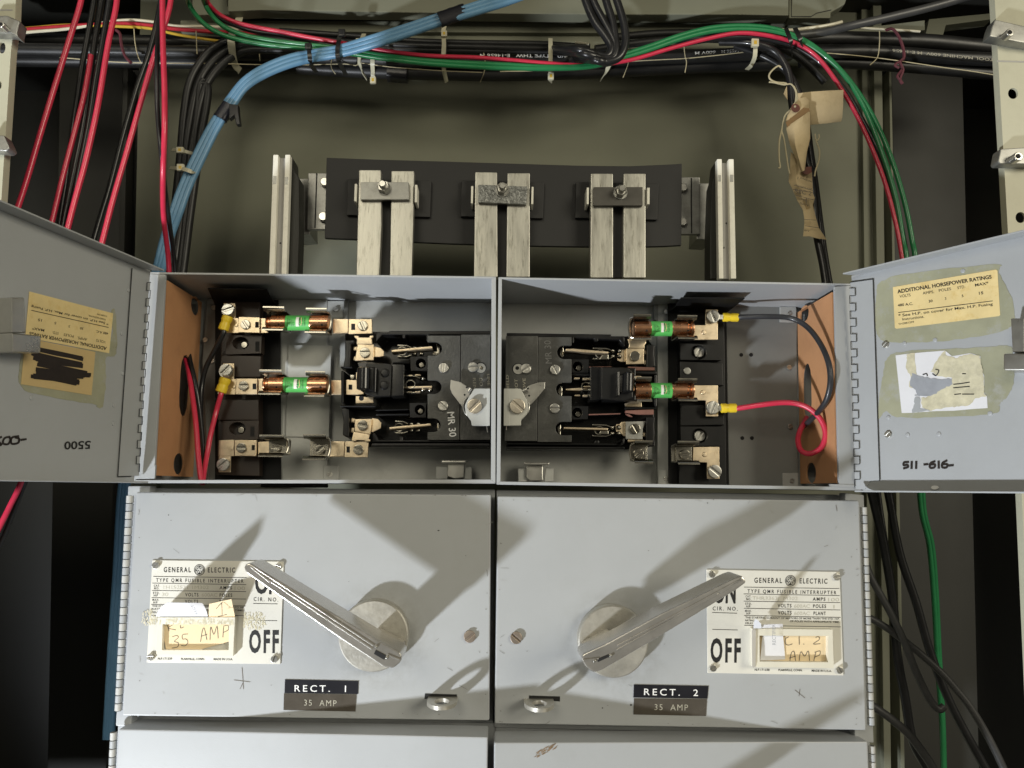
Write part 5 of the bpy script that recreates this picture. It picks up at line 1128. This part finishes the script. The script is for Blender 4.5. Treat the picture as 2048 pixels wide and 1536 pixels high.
lead('lead_wire', 'red lead with yellow crimp sleeve looping into the orange board, right box', [(1468, 816.5, .062), (1480, 816, .058), (1520, 810, .05), (1560, 805.5, .045), (1592, 807, .04), (1620, 818, .034), (1642, 840, .03), (1651, 868, .03), (1643, 894, .033), (1622, 907, .038), (1603, 902, .044), (1596, 882, .05), (1600, 862, .056), (1609, 845, .066), (1613, 836, .076)], 5.4, RED, 9.5,
     [(1442, 816.5, .062), (1473, 816, .062), (1424, 816, .0672)])
# ================================================================== cables, ties, tags
def cable(label, path, r, Y, m_, cat='cable', group=None, n=10, res=8, name='cable', marks=()):
    mm = MB(); mm.wire(path, r, Y, m_, n, res)
    for s_, a, b, cap, Yt, ink, up in marks: mm.text(s_, a, b, cap, Yp(Yt), ink, .005, up=up)
    return tag(mm.build(name), label, cat, group)
GB = 'black cables of the horizontal bundle'
PRT = mat('white_print', (.70, .70, .68), .6, var=.15, scale=300)
# thick horizontal bundle: bottom pair, front printed run, upper thin runs, right and left tails
cable('thick black cable along the bottom of the bundle', [(-60, 118), (60, 120), (250, 122), (420, 125), (560, 132), (700, 141), (850, 146), (1000, 149), (1150, 145), (1300, 138), (1450, 131), (1560, 128)], 14, .262, BLACKC, 'cable', GB, 14)
cable('thick black cable just above the bottom one, mid bundle', [(-60, 98), (60, 100), (250, 103), (420, 106), (560, 111), (700, 118), (850, 122), (1000, 124), (1150, 122), (1300, 116), (1450, 110), (1600, 104), (1750, 104), (1900, 115), (2060, 122)], 14, .245, BLACKC, 'cable', GB, 14,
      marks=[('TYPE THW   E-14656 M', (1100, 109.0), (960, 107.5), 6, .2303, PRT, (0, 6)), ('4/0', (1136, 110), (1115, 109.5), 6, .2303, PRT, (0, 6)), ('600V M', (1431, 101), (1390, 103.5), 6, .2303, PRT, (0, 6)), ('E-14656 M', (1487, 98), (1443, 100.5), 5.5, .2303, PRT, (0, 5.5)), ('TYPE THW  E-14656 M  600V', (566, 98.0), (485, 97.5), 5, .2303, PRT, (0, 5)),
             ('TOOL MACHINE 600V  M E-14656', (1988, 117), (1785, 98), 5.5, .2303, PALE, (0, 5.5))])
for i, (pts, r_, Y_, lb) in enumerate([
    ([(560, 62), (700, 72), (820, 82), (950, 86), (1080, 88), (1180, 94)], 6.5, .235, 'thin black cable on top of the bundle, left of centre'),
    ([(560, 72), (700, 84), (820, 91), (950, 94), (1080, 97), (1180, 99)], 6.5, .228, 'second thin black cable from the top of the bundle'),
    ([(560, 84), (700, 95), (820, 99), (950, 102), (1080, 103), (1190, 104)], 6, .232, 'third thin black cable from the top of the bundle'),
    ([(1235, 74), (1300, 68), (1360, 66), (1440, 66), (1530, 70), (1600, 74)], 8, .245, 'thin black cable on top of the bundle, right of centre'),
    ([(1190, 98), (1260, 88), (1340, 80), (1420, 78), (1500, 84), (1570, 100), (1610, 125), (1650, 165)], 8, .232, 'black cable curving down out of the bundle at the right'),
    ([(1560, 78), (1700, 79), (1850, 84), (1960, 94), (2060, 100)], 17, .258, 'thickest black cable at the upper right of the bundle'),
    ([(1600, 124), (1700, 126), (1850, 136), (1960, 146), (2060, 154)], 13, .262, 'thick black cable at the lower right of the bundle'),
    ([(-60, 78), (100, 80), (250, 83), (400, 86), (560, 92)], 14, .262, 'thick black cable at the upper left of the bundle')]):
    cable(lb, pts, r_, Y_, BLACKC, 'cable', GB, 12)
# black cables turning down on the left
GD = 'black cables turning down at the left'
for pts, lb in [
    ([(590, 85), (520, 78), (465, 80), (425, 98), (397, 130), (378, 170), (368, 230), (362, 300), (352, 400), (340, 500), (330, 580)], 'black cable turning down at the left, outermost bend'),
    ([(600, 94), (530, 91), (478, 92), (438, 112), (408, 146), (390, 190), (378, 250), (370, 310), (360, 400), (346, 500), (335, 580)], 'black cable turning down at the left, second bend'),
    ([(600, 102), (540, 100), (488, 103), (450, 124), (420, 158), (402, 200), (390, 260), (380, 320), (368, 410), (354, 500), (342, 580)], 'black cable turning down at the left, third bend'),
    ([(408, 160), (400, 175), (396, 215), (388, 280), (384, 330), (372, 430), (360, 540), (350, 580)], 'short black cable end beside the left bends'),
    ([(400, 168), (415, 172), (412, 215), (402, 270), (394, 330), (380, 430), (366, 540), (356, 590)], 'black cable end with rounded top beside the left bends')]:
    cable(lb, pts, 8.5, .225, BLACKC, 'cable', GD, 12)
# blue control cables
GBL = 'blue control cables'
for k, lb in ((0, 'upper pale blue cable crossing the black bundle'), (1, 'middle pale blue cable crossing the black bundle'), (2, 'lower pale blue cable crossing the black bundle')):
    d = (k-1)
    pts = [(1060+d*4, -18+d*5, .13), (1000+d*3, 2+d*7, .13), (930, 24+d*7.5, .135), (880, 39+d*7.5, .14), (800, 66+d*8, .155), (730, 88+d*8, .17), (680, 102+d*7, .182), (630, 111+d*7, .186), (580, 122+d*8, .18), (530, 142+d*8.5, .172), (490+d*2, 168+d*7, .168), (462+d*5, 204+d*5, .165), (448+d*6, 224+d*3, .163), (425+d*7, 260+d*2, .162), (395+d*8, 320+d*1, .16), (370+d*8, 375, .16), (352+d*8, 425, .16), (333+d*7, 480, .165), (318+d*7, 540, .17), (290+d*6, 640, .19), (258+d*5, 900, .20), (246+d*6, 1000, .20), (238+d*6, 1150, .20), (228+d*6, 1300, .20), (217+d*5, 1478, .20)]
    cable(lb, pts, 6.7, .17, BLUE, 'cable', GBL, 12)
def wrap(label, pts, r, Y, m_, name='tape_wrap', cat='tape', seed=0):
    mm = MB(); mm.wire(pts, r, Y, m_, 14, 5)
    return tag(mm.build(name), label, cat)
m = MB(); q = [P(878, 41, .138), P(930, 23, .133)]
def flatwrap(label, a, b, hw, dp, Y, m_, cat='tape'):
    A_ = P(a[0], a[1], Y); B_ = P(b[0], b[1], Y); ax = (B_-A_); side = ax.cross(Vector((0, 1, 0))).normalized(); k = SC(Y); mm = MB(); vs = []; fs = []; n = 20
    for j in range(9):
        t = j/8
        for i in range(n):
            an = 2*math.pi*i/n; c, s_ = math.cos(an), math.sin(an); e = .75
            w_ = hw*k*(1+.05*math.sin(j*2.1+i)); vs.append(A_+ax*t+side*(abs(c)**e*(1 if c > 0 else -1))*w_+Vector((0, 1, 0))*(abs(s_)**e*(1 if s_ > 0 else -1))*dp*k)
    for j in range(8):
        for i in range(n): l = (i+1) % n; fs.append((j*n+i, j*n+l, (j+1)*n+l, (j+1)*n+i))
    fs.append(list(range(n))); fs.append([8*n+i for i in range(n)][::-1]); mm.raw(vs, fs, m_)
    return tag(mm.build('tape_wrap'), label, cat)
flatwrap('black tape band round the blue cables near the top edge', (879, 40), (931, 22), 17, 9.5, .137, TAPEK)
flatwrap('black tape patch round the bottom of the cable bundle', (776, 146), (815, 149), 17, 17, .259, TAPEK)
flatwrap('black strap round the blue cables at the left bend', (440, 238), (459, 210), 15, 10.5, .163, TAPEK, 'strap')
m = MB(); m.poly([(458, 207), (476, 209), (477, 224), (480, 248), (472, 249), (468, 230), (458, 238)], .150, .158, BNYLON, .001); tag(m.build('strap_tail'), 'tail of the black strap on the blue cables', 'strap')
# green, red and black control wires sweeping across the top
GT = 'control wires sweeping over the bundle'
sweep = [('green wire sweeping over the bundle, outer of the two', GREEN, 5.2, [(372, -20, .15), (378, 8), (402, 42), (437, 66), (480, 80), (540, 90), (610, 97), (682, 104), (760, 116), (850, 127), (950, 134), (1020, 136), (1100, 137), (1180, 133), (1240, 117), (1300, 99), (1360, 78), (1420, 63), (1480, 58), (1540, 62), (1590, 76), (1640, 105), (1690, 150), (1740, 222), (1780, 310), (1808, 400), (1824, 480), (1832, 540), (1846, 800, .22), (1846, 1000, .24), (1864, 1090, .25), (1872, 1180, .26), (1878, 1300, .27), (1886, 1450, .27), (1889, 1570, .27)]),
         ('green wire sweeping over the bundle, inner of the two', GREEN, 5.2, [(402, -20, .15), (410, 8), (428, 36), (456, 58), (495, 72), (550, 82), (610, 89), (682, 97), (760, 110), (850, 121), (950, 127), (1020, 130), (1100, 134), (1180, 130), (1240, 111), (1300, 92), (1360, 71), (1420, 56), (1480, 51.5), (1540, 56), (1590, 72), (1635, 98), (1682, 142), (1725, 208), (1762, 300), (1790, 390), (1806, 480), (1815, 540), (1834, 800, .22), (1840, 1000, .24), (1858, 1090, .25), (1868, 1200, .26), (1876, 1340, .27), (1884, 1450, .27), (1887, 1570, .27)]),
         ('red wire sweeping over the bundle', RED, 4.4, [(408, -20, .15), (417, 6), (438, 28), (470, 44), (510, 54), (560, 63), (620, 75), (690, 87), (760, 100), (850, 111), (950, 115), (1020, 120), (1100, 127), (1180, 130), (1260, 120), (1340, 97), (1420, 76), (1480, 66), (1540, 72), (1595, 88), (1640, 120), (1690, 190), (1730, 265), (1768, 360), (1792, 450), (1805, 520), (1815, 560)]),
         ('black wire following the sweeping red wire', BLACKW, 4.6, [(404, -20, .16), (414, 14), (436, 34), (468, 50), (510, 63), (560, 70), (620, 82), (690, 96), (760, 108), (850, 119), (950, 126), (1020, 135), (1100, 139), (1180, 135), (1260, 118), (1340, 95), (1420, 80), (1480, 74), (1540, 80), (1595, 96), (1650, 134), (1692, 182), (1720, 230), (1760, 310), (1790, 400), (1808, 480), (1820, 560)])]
for lb, m_, r_, pts in sweep: cable(lb, pts, r_, .19 if m_ is not BLACKW else .195, m_, 'wire', GT, 10, name='control_wire')
# glossy black cables dropping from the top edge
GC = 'glossy black cables looping down from the top'
for lb, pts in [('glossy black cable looping from the top, leftmost', [(1163, -25), (1174, 10), (1190, 45), (1210, 72), (1222, 94), (1214, 112), (1190, 108), (1150, 98), (1100, 98, .22)]),
                ('glossy black cable looping from the top, second', [(1176, -25), (1190, 10), (1206, 40), (1220, 66), (1230, 90), (1224, 114), (1200, 116), (1160, 106), (1110, 103, .23)]),
                ('glossy black cable looping from the top, third', [(1205, -25), (1214, 8), (1224, 40), (1230, 75), (1232, 100), (1224, 118), (1204, 122), (1185, 118), (1150, 112, .22)]),
                ('glossy black cable looping from the top, rightmost', [(1225, -25), (1236, 8), (1246, 40), (1251, 72), (1248, 98), (1236, 116), (1212, 124), (1188, 120), (1150, 118, .22)])]:
    cable(lb, pts, 8.6, .165, BLACKW, 'cable', GC, 12)
# left wires in front of the dark side
GR = 'red and black wires hanging at the left'
for lb, m_, r_, Y_, pts in [
    ('red wire farthest left, hanging behind the open door', RED, 5.8, .03, [(166, -25), (160, 10), (140, 75), (112, 165), (80, 270), (52, 365), (22, 455), (-20, 580)]),
    ('red wire between the black wires at the left', RED, 5.4, .05, [(182, 110), (176, 150), (166, 200), (145, 280), (124, 360), (105, 440), (85, 520)]),
    ('red wire right of the three black wires', RED, 5.8, .03, [(236, -25), (231, 20), (216, 90), (196, 210), (172, 320), (150, 400), (124, 500), (100, 580)]),
    ('long red wire slanting from the top to the open door', RED, 5.6, .04, [(344, -25), (340, 10), (330, 48), (306, 120), (280, 210), (252, 310), (226, 400), (198, 510), (180, 580)]),
    ('bright red wire hanging straight down by the box corner', RED, 5.8, .01, [(325, -25), (325, 20), (326, 90), (329, 180), (329, 260), (326, 350, .03), (327, 430, .08), (336, 510, .125), (340, 580, .15)]),
    ('black wire twisted with the bright red wire by the box corner', BLACKW, 5.0, .016, [(322, -20, .05), (318, 40, .04), (314, 120), (315, 220), (322, 300), (328, 360, .04), (338, 440, .09), (348, 510, .13), (354, 580, .155)]),
    ('leftmost of three black wires hanging together', BLACKW, 6, .06, [(192, -25), (187, 10), (176, 70), (163, 140), (153, 210), (146, 260), (132, 360), (118, 450), (105, 540)]),
    ('middle of three black wires hanging together', BLACKW, 6.4, .055, [(206, -25), (201, 15), (190, 80), (180, 160), (168, 250), (150, 340), (130, 440), (112, 540)]),
    ('rightmost of three black wires hanging together', BLACKW, 6, .05, [(222, -25), (217, 15), (206, 80), (192, 160), (178, 250), (160, 340), (140, 440), (120, 540)]),
    ('black wire slanting behind the long red wire', BLACKW, 5.4, .12, [(320, 10), (312, 50), (296, 110), (272, 180), (246, 270), (220, 370), (196, 450), (176, 520)]),
    ('red wire passing below the open left door', RED, 5.4, .03, [(62, 900), (40, 970), (20, 1012), (0, 1052), (-30, 1110)]),
    ('black wire beside the red one below the open left door', BLACKW, 4.5, .04, [(60, 940), (42, 985), (24, 1030), (6, 1075), (-20, 1130)])]:
    cable(lb, pts, r_, Y_, m_, 'wire', GR, 12, name='hanging_wire')
# thin wires behind the left upright: white, crimson, yellow
GL = 'thin coloured wires behind the left hanging wires'
for lb, m_, r_, pts in [('thin white wire above the bundle at the left', WHITEW, 3.2, [(-20, 72), (60, 64), (140, 57), (240, 41), (300, 43), (350, 52), (400, 53), (450, 55), (520, 62)]),
                        ('thin crimson wire above the bundle at the left', DRED, 4, [(-20, 66), (60, 58), (140, 52), (240, 47), (300, 51), (350, 58), (420, 63), (520, 68)]),
                        ('thin yellow wire with black print above the bundle', YELW, 3, [(-20, 62), (60, 56), (140, 50), (240, 53), (300, 57), (350, 68), (400, 77), (450, 84), (500, 92)])]:
    cable(lb, pts, r_, .24, m_, 'wire', GL, 8, name='thin_wire')
cable('short white wire lying above the green wires at the right', [(1545, 58), (1580, 60.5), (1620, 56), (1660, 50), (1684, 44)], 3.6, .20, WHITEW, 'wire', None, 8, name='thin_wire')
cable('white wire end glimpsed under the glossy black loops', [(1150, 84.5), (1164, 86), (1178, 88)], 2.4, .20, WHITEW, 'wire', None, 8, name='thin_wire')
cable('white wire lying along the bundle at the far right', [(1720, 56), (1760, 58), (1800, 60), (1840, 63)], 2.5, .235, WHITEW, 'wire', None, 8, name='thin_wire')
cable('grey cable slanting up to the right edge', [(1560, 74, .2), (1640, 66, .2), (1700, 52), (1780, 34), (1870, 12), (1960, -14)], 9, .19, GREYC, 'cable', None, 12)
# cables at the right: two with the paper tags, and those in the dark below
GTG = 'black cables under the paper tags'
cable('black cable passing under the paper tags, front one', [(1440, 84, .22), (1500, 86), (1545, 100), (1568, 126), (1580, 160), (1584, 205), (1592, 250), (1606, 300), (1622, 350), (1628, 400), (1634, 470), (1646, 530), (1656, 600)], 8, .20, BLACKW, 'cable', GTG, 12)
cable('black cable passing behind the paper tags, rear one', [(1470, 92, .23), (1525, 112), (1570, 140), (1595, 180), (1610, 230), (1620, 300), (1630, 370), (1640, 450), (1650, 520), (1664, 600)], 7.5, .215, BLACKW, 'cable', GTG, 12)
GBR = 'black cables in the dark lower right'
XZ = lambda *p: [(1680+x/2.763, 980+y/2.763) for x, y in p]
for lb, r_, Y_, pts in [('black cable running down beside the right hinge', 8.5, .14, XZ((150, -60), (180, 40), (240, 300), (290, 600), (310, 850), (330, 1000), (360, 1150), (400, 1380), (480, 1536), (520, 1640))),
                        ('glossy black cable running down left of the green wires', 8, .14, XZ((250, -60), (275, 60), (330, 350), (420, 620), (500, 900), (620, 1200), (800, 1530), (860, 1640))),
                        ('grey-black cable looping forward at the lower right', 7, .10, XZ((120, 330), (165, 470), (230, 590), (290, 700), (360, 850), (410, 980), (460, 1090), (510, 1180), (550, 1212), (575, 1195))),
                        ('grey-black cable slanting to the lower right corner', 7, .11, XZ((120, 690), (180, 715), (270, 770), (350, 830), (450, 910), (560, 1010), (640, 1100), (720, 1200), (810, 1350), (900, 1530), (940, 1640))),
                        ('lowest black cable slanting out from the right hinge', 8, .10, XZ((120, 1160), (190, 1200), (290, 1270), (380, 1350), (450, 1440), (510, 1530), (560, 1640))),
                        ('thin black cable hanging beside the right hinge', 6, .16, XZ((200, -60), (220, 100), (250, 300), (280, 480), (300, 700), (320, 900), (340, 1050)))]:
    cable(lb, pts, r_, Y_, BLACKW if Y_ > .12 else GREYC, 'cable', GBR, 12)
# cable ties
def strapband(label, pts, wd, m_, head=None, hs=(14, 15), tail=None, group='natural cable ties'):
    t = thing('cable_tie', P(pts[0][0], pts[0][1], pts[0][2]), label, 'cable tie', group)
    p = spline([P(*q) for q in pts], 6); mm = MB(); vs = []; fs = []
    k = SC(pts[0][2])*wd/2
    for i, q in enumerate(p):
        tg = (p[min(i+1, len(p)-1)]-p[max(i-1, 0)]).normalized(); s_ = tg.cross(Vector((0, 1, 0))).normalized(); nr = s_.cross(tg)
        for a, b in ((-1, -.0006), (1, -.0006), (1, .0006), (-1, .0006)): vs.append(q+s_*k*a+nr*b)
    for i in range(len(p)-1):
        for j in range(4): l = (j+1) % 4; fs.append((4*i+j, 4*i+l, 4*i+4+l, 4*i+4+j))
    fs += [(0, 1, 2, 3), tuple(len(vs)-4+i for i in range(4))]
    mm.raw(vs, fs, m_); mm.build('band', t)
    if head:
        x, y, Y = head; mm = MB(); mm.rect(x-hs[0]/2, y-hs[1]/2, x+hs[0]/2, y+hs[1]/2, Y-.005, Y, m_, .0012); mm.rect(x-hs[0]*.2, y-hs[1]*.2, x+hs[0]*.2, y+hs[1]*.25, Y-.0052, Y-.0049, YELW if m_ is NYLON else DARKH); mm.build('head', t)
    return t
NY = NYLON
strapband('pale cable tie pair at the left end of the bundle', [(482, 24, .235), (474, 50, .22), (463, 72, .21), (464, 100, .215), (470, 128, .235), (480, 142, .25)], 15, NY)
strapband('natural cable tie with square head above the red wire', [(728, 68, .225), (722, 84, .205), (719, 105, .19), (719, 125, .205), (724, 142, .225), (733, 157, .245)], 9, NY, (718, 83, .20))
strapband('natural cable tie with its head hanging below the bundle', [(745, 112, .20), (745, 130, .205), (746, 150, .22), (744, 168, .225)], 9, NY, (745.5, 159, .215), (12, 13))
strapband('natural cable tie running full height left of centre', [(891, 44, .23), (887, 62, .222), (888, 90, .21), (887, 112, .205), (888, 140, .225), (893, 164, .25)], 9, NY, (888, 66, .215), (12, 12))
strapband('natural cable tie at centre with round head below the wires', [(1101, 77, .215), (1101, 100, .205), (1101, 122, .20), (1101, 146, .21), (1101, 164, .235)], 9, NY, (1102, 151, .205), (12, 13))
strapband('slanting natural cable tie below the glossy black loops', [(1220, 128, .21), (1212, 143, .225), (1202, 160, .25)], 9, NY)
strapband('natural cable tie with large head at the right bend', [(1513, 74, .205), (1511, 95, .20), (1509, 115, .205), (1502, 131, .22), (1494, 139, .24)], 9, NY, (1511, 84, .198), (15, 16))
strapband('upper natural cable tie on the left vertical cables', [(345, 299, .195), (362, 301, .185), (385, 307, .19)], 7, NY, (359, 299, .186), (15, 12))
strapband('lower natural cable tie on the left vertical cables', [(340, 336, .185), (362, 337, .155), (382, 343, .15), (394, 350, .17)], 8, NY, (360, 334, .158), (15, 14))
BT = 'black cable ties'
strapband('black cable tie round the green wires, left one', [(617, 86, .175), (619, 110, .17), (622, 128, .18), (632, 144, .22)], 9, BNYLON, (616, 91, .172), (14, 12), group=BT)
strapband('black cable tie with square head above the red wire', [(682, 62, .21), (678, 80, .18), (675, 100, .175), (677, 120, .18), (692, 150, .23)], 9, BNYLON, (683, 64, .18), (14, 14), group=BT)
strapband('black cable tie over the green wires at the right, first', [(1572, 57, .175), (1578, 72, .172), (1583, 88, .175), (1584, 110, .20)], 9, BNYLON, group=BT)
strapband('black cable tie over the green wires at the right, second', [(1590, 56, .175), (1597, 70, .172), (1603, 84, .175), (1602, 96, .20)], 10, BNYLON, group=BT)
m = MB(); m.poly([(1528, 22), (1545, 18), (1552, 12), (1546, 28), (1541, 54), (1521, 54)], .235, .238, BNYLON, .0006); tag(m.build('strap_end'), 'black strap end standing above the green wires', 'strap')
# lacing twine
def twine(label, pts, Y=.225, m_=TWINE, r=1.0, name='lacing_twine'): return cable(label, pts, r, Y, m_, 'twine', 'lacing twine on the bundle', 6, 5, name)
twine('twine laced along the bottom of the bundle, left half', [(120, 115, .235), (250, 125), (420, 127), (560, 130), (640, 129), (690, 128), (712, 131), (718, 126), (735, 128), (780, 134), (830, 138), (890, 142), (965, 145)])
twine('twine laced along the bundle, right of the black loops', [(1000, 143), (1100, 140), (1250, 124), (1330, 119), (1370, 117), (1440, 110), (1490, 104)])
twine('twine laced along the far right cables', [(1640, 105), (1700, 110), (1755, 116), (1800, 122), (1880, 134), (1940, 142), (1990, 150)])
twine('twine loop dropping right of the glossy black loops', [(1368, 92), (1370, 112), (1373, 125), (1370, 145)], .222)
twine('twine loop at the far right of the bundle', [(1759, 62), (1759, 85), (1755, 114), (1740, 130)], .225)
twine('twine loop left of the first black tie', [(392, 62), (393, 85), (394, 108)], .225)
twine('twine loop behind the red hanging wires', [(268, 58), (270, 85), (275, 110), (282, 126)], .23)
twine('twine loop between the pale tie pair and blue cables', [(518, 98), (519, 112), (520, 122)], .226)
twine('twine knot left of the square-headed natural tie', [(664, 116), (662, 128), (664, 138), (671, 148)], .225)
twine('twine loop just left of the centre tie', [(967, 106), (970, 122), (968, 145), (960, 165)], .222)
twine('twine loops below the glossy black loops', [(1258, 100), (1257, 124), (1252, 140), (1246, 155)], .222)
for lb, p_ in (('maroon twine knotted round the far right cables', [(1772, 60), (1785, 58), (1797, 72), (1806, 95), (1808, 115), (1800, 124), (1806, 140), (1800, 158), (1805, 168)]), ('maroon twine hanging from the cables at the left', [(232, 60), (240, 68), (243, 90), (250, 112), (262, 126)])):
    twine(lb, p_, .222, MAROON, 3.2, 'maroon_twine')
m = MB(); m.wire([(1800, 122), (1790, 130), (1798, 136)], 2.6, .221, MAROON, 6); m.wire([(1803, 140), (1795, 152), (1800, 160)], 2.6, .221, MAROON, 6); tag(m.build('twine_knot'), 'maroon twine knot hanging under the far right cables', 'twine')
# manila tags
FOLD = mat('fold_shade_brown', (.24, .14, .055), .7, var=.1, scale=40)  # brown tone for the shade in the tag's fold
T5 = lambda *p: zz(1540, 160, 4.8, *p)
def sheet(mm, rows, m_, f=None):
    n = len(rows[0]); vs = [P(*q) for r_ in rows for q in r_]; fs = []
    for j in range(len(rows)-1):
        for i in range(n-1): fs.append((j*n+i, j*n+i+1, (j+1)*n+i+1, (j+1)*n+i))
    k = len(vs); vs += [v+Vector((0, .0004, 0)) for v in vs]; fs += [tuple(i+k for i in q[::-1]) for q in fs]; mm.raw(vs, fs, m_)
def tagrows(rows): return [[(*T5((x, y))[0], Y) for x, y, Y in r_] for r_ in rows]
GTA = 'manila tags tied to the cables'
t = thing('paper_tag', P(1640, 215, .18), 'square blank manila tag turned to the right of the cables', 'tag', GTA)
m = MB(); sheet(m, tagrows([[(262, 128, .186), (400, 112, .178), (550, 102, .176), (705, 95, .18)], [(270, 260, .184), (400, 260, .176), (550, 255, .174), (702, 245, .178)], [(285, 385, .186), (400, 390, .178), (550, 385, .176), (694, 360, .180)], [(300, 428, .188), (400, 428, .18), (550, 415, .178), (684, 398, .184)]]), MANILA); m.build('paper', t)
t = thing('paper_tag', P(1600, 280, .17), 'folded manila tag with brown eyelet hanging on the cables', 'tag', GTA)
m = MB(); sheet(m, tagrows([[(240, 205, .174), (290, 175, .172), (340, 165, .171), (372, 190, .174)], [(195, 275, .173), (260, 270, .169), (320, 262, .168), (382, 285, .173)], [(146, 395, .176), (230, 360, .170), (310, 300, .168), (384, 330, .173)]]), MANILA); m.build('paper', t)
m = MB(); sheet(m, tagrows([[(160, 448, .170), (220, 408, .165), (320, 340, .163), (384, 292, .168)], [(158, 470, .168), (230, 440, .162), (310, 420, .160), (386, 430, .167)], [(192, 620, .168), (240, 610, .160), (310, 600, .163), (386, 560, .167)], [(245, 745, .169), (270, 735, .163), (320, 720, .161), (355, 690, .168)], [(300, 882, .172), (312, 876, .168), (325, 872, .168), (334, 866, .172)]]), MANILA); o = m.build('folded_flap', t)
m = MB(); m.wprism([P(x, y, .167) for x, y in T5((152, 402), (240, 335), (322, 264), (376, 272), (384, 300), (320, 345), (220, 415), (164, 452))], (0, .0004, 0), FOLD); m.build('fold_shade', t)  # strip that paints the shadow inside the fold
m = MB(); x, y = T5((246, 268))[0]; m.cyl(x, y, 9.5, .1668, .1675, EYELET, 24); m.cyl(x-1, y-3, 2.4, .1662, .167, TWINE, 10); m.build('eyelet', t)
t = thing('paper_tag', P(1615, 400, .18), 'crumpled printed manila tag hanging lowest on the cables', 'tag', GTA)
m = MB(); rr = random.Random(2)
rows = [[(200, 690, .186), (240, 720, .182), (300, 800, .184), (330, 860, .188)], [(190, 860, .186), (250, 860, .180), (320, 880, .181), (402, 890, .188)], [(180, 975, .186), (250, 980, .180), (330, 985, .184), (408, 1000, .187)], [(222, 1060, .185), (290, 1060, .179), (350, 1080, .183), (412, 1090, .188)],
        [(260, 1150, .187), (310, 1150, .181), (370, 1150, .178), (430, 1130, .184)], [(318, 1250, .184), (350, 1240, .188), (390, 1230, .182), (412, 1200, .186)], [(330, 1330, .186), (360, 1320, .180), (400, 1320, .186), (440, 1320, .188)], [(330, 1400, .184), (370, 1390, .187), (420, 1400, .181), (470, 1420, .187)], [(318, 1500, .186), (380, 1500, .181), (450, 1520, .184), (545, 1532, .187)]]
sheet(m, tagrows(rows), MANILA)
o = m.build('paper', t)
m = MB(); fT = lambda x, y: P(x, y, .1765)
for a, b in (((230, 1010), (408, 1060)), ((222, 1050), (412, 1080)), ((245, 1105), (420, 1150)), ((330, 1340), (440, 1345)), ((340, 1400), (470, 1420)), ((350, 1130), (345, 1200)), ((265, 950), (270, 930))): m.stroke(T5(a, b), 1.1, fT, PENCIL, sm=False)
m.text('DANGER', T5((290, 945))[0], T5((400, 985))[0], 3, fT, INK); m.text('DO NOT USE', T5((240, 1015))[0], T5((400, 1055))[0], 3, fT, INK); m.text('REC 2', T5((235, 1080))[0], T5((395, 1110))[0], 8, fT, PENCIL); m.text('DATE', T5((285, 1190))[0], T5((370, 1215))[0], 3.4, fT, INK); m.text('TIME', T5((300, 1150))[0], T5((350, 1165))[0], 3, fT, INK); m.text('BY', T5((330, 1450))[0], T5((380, 1460))[0], 3, fT, INK)
m.build('lettering', t)
m = MB(); m.poly(T5((310, 885), (345, 835), (398, 830), (402, 885), (360, 908), (325, 900)), .1768, .1775, EYELET); m.build('eyelet', t)
t = thing('paper_tag', P(1590, 195, .18), 'torn manila scrap with string behind the upper cables', 'tag', GTA)
m = MB(); m.wprism([P(x, y, .214) for x, y in T5((130, 130), (160, 60), (240, 30), (270, 100), (240, 180), (175, 200))], (0, .0004, 0), MANILA); m.build('paper', t)
for lb, p_, r_ in (('white string hanging left of the tags, ending in a knot', [(190, 290), (140, 350), (112, 480), (88, 600), (88, 760), (98, 835), (80, 845)], 1.7), ('second white string hanging left of the tags', [(112, 490), (135, 570), (155, 700), (175, 840), (190, 900)], 1.5), ('white string hanging right of the tags', [(470, 520), (470, 560), (445, 580), (432, 520), (445, 590), (475, 680), (468, 780), (440, 860), (428, 925)], 1.7),
                   ('white string looped round the cables above the tags', [(-10, 20), (40, 25), (130, 45), (200, 40), (240, 90), (250, 150), (245, 215), (260, 190), (255, 120), (230, 60)], 1.7)):
    cable(lb, T5(*p_), r_, .172, TWINE, 'string', 'strings of the manila tags', 6, 5, 'tag_string')
cable('white string loop standing off left of the upper cables', zz(1360, 0, 5.689, (1150, 770), (1120, 750), (1060, 790), (1015, 850), (1025, 900), (1090, 935), (1190, 945), (1215, 955)), 1.9, .172, TWINE, 'string', 'strings of the manila tags', 6, 5, 'tag_string')
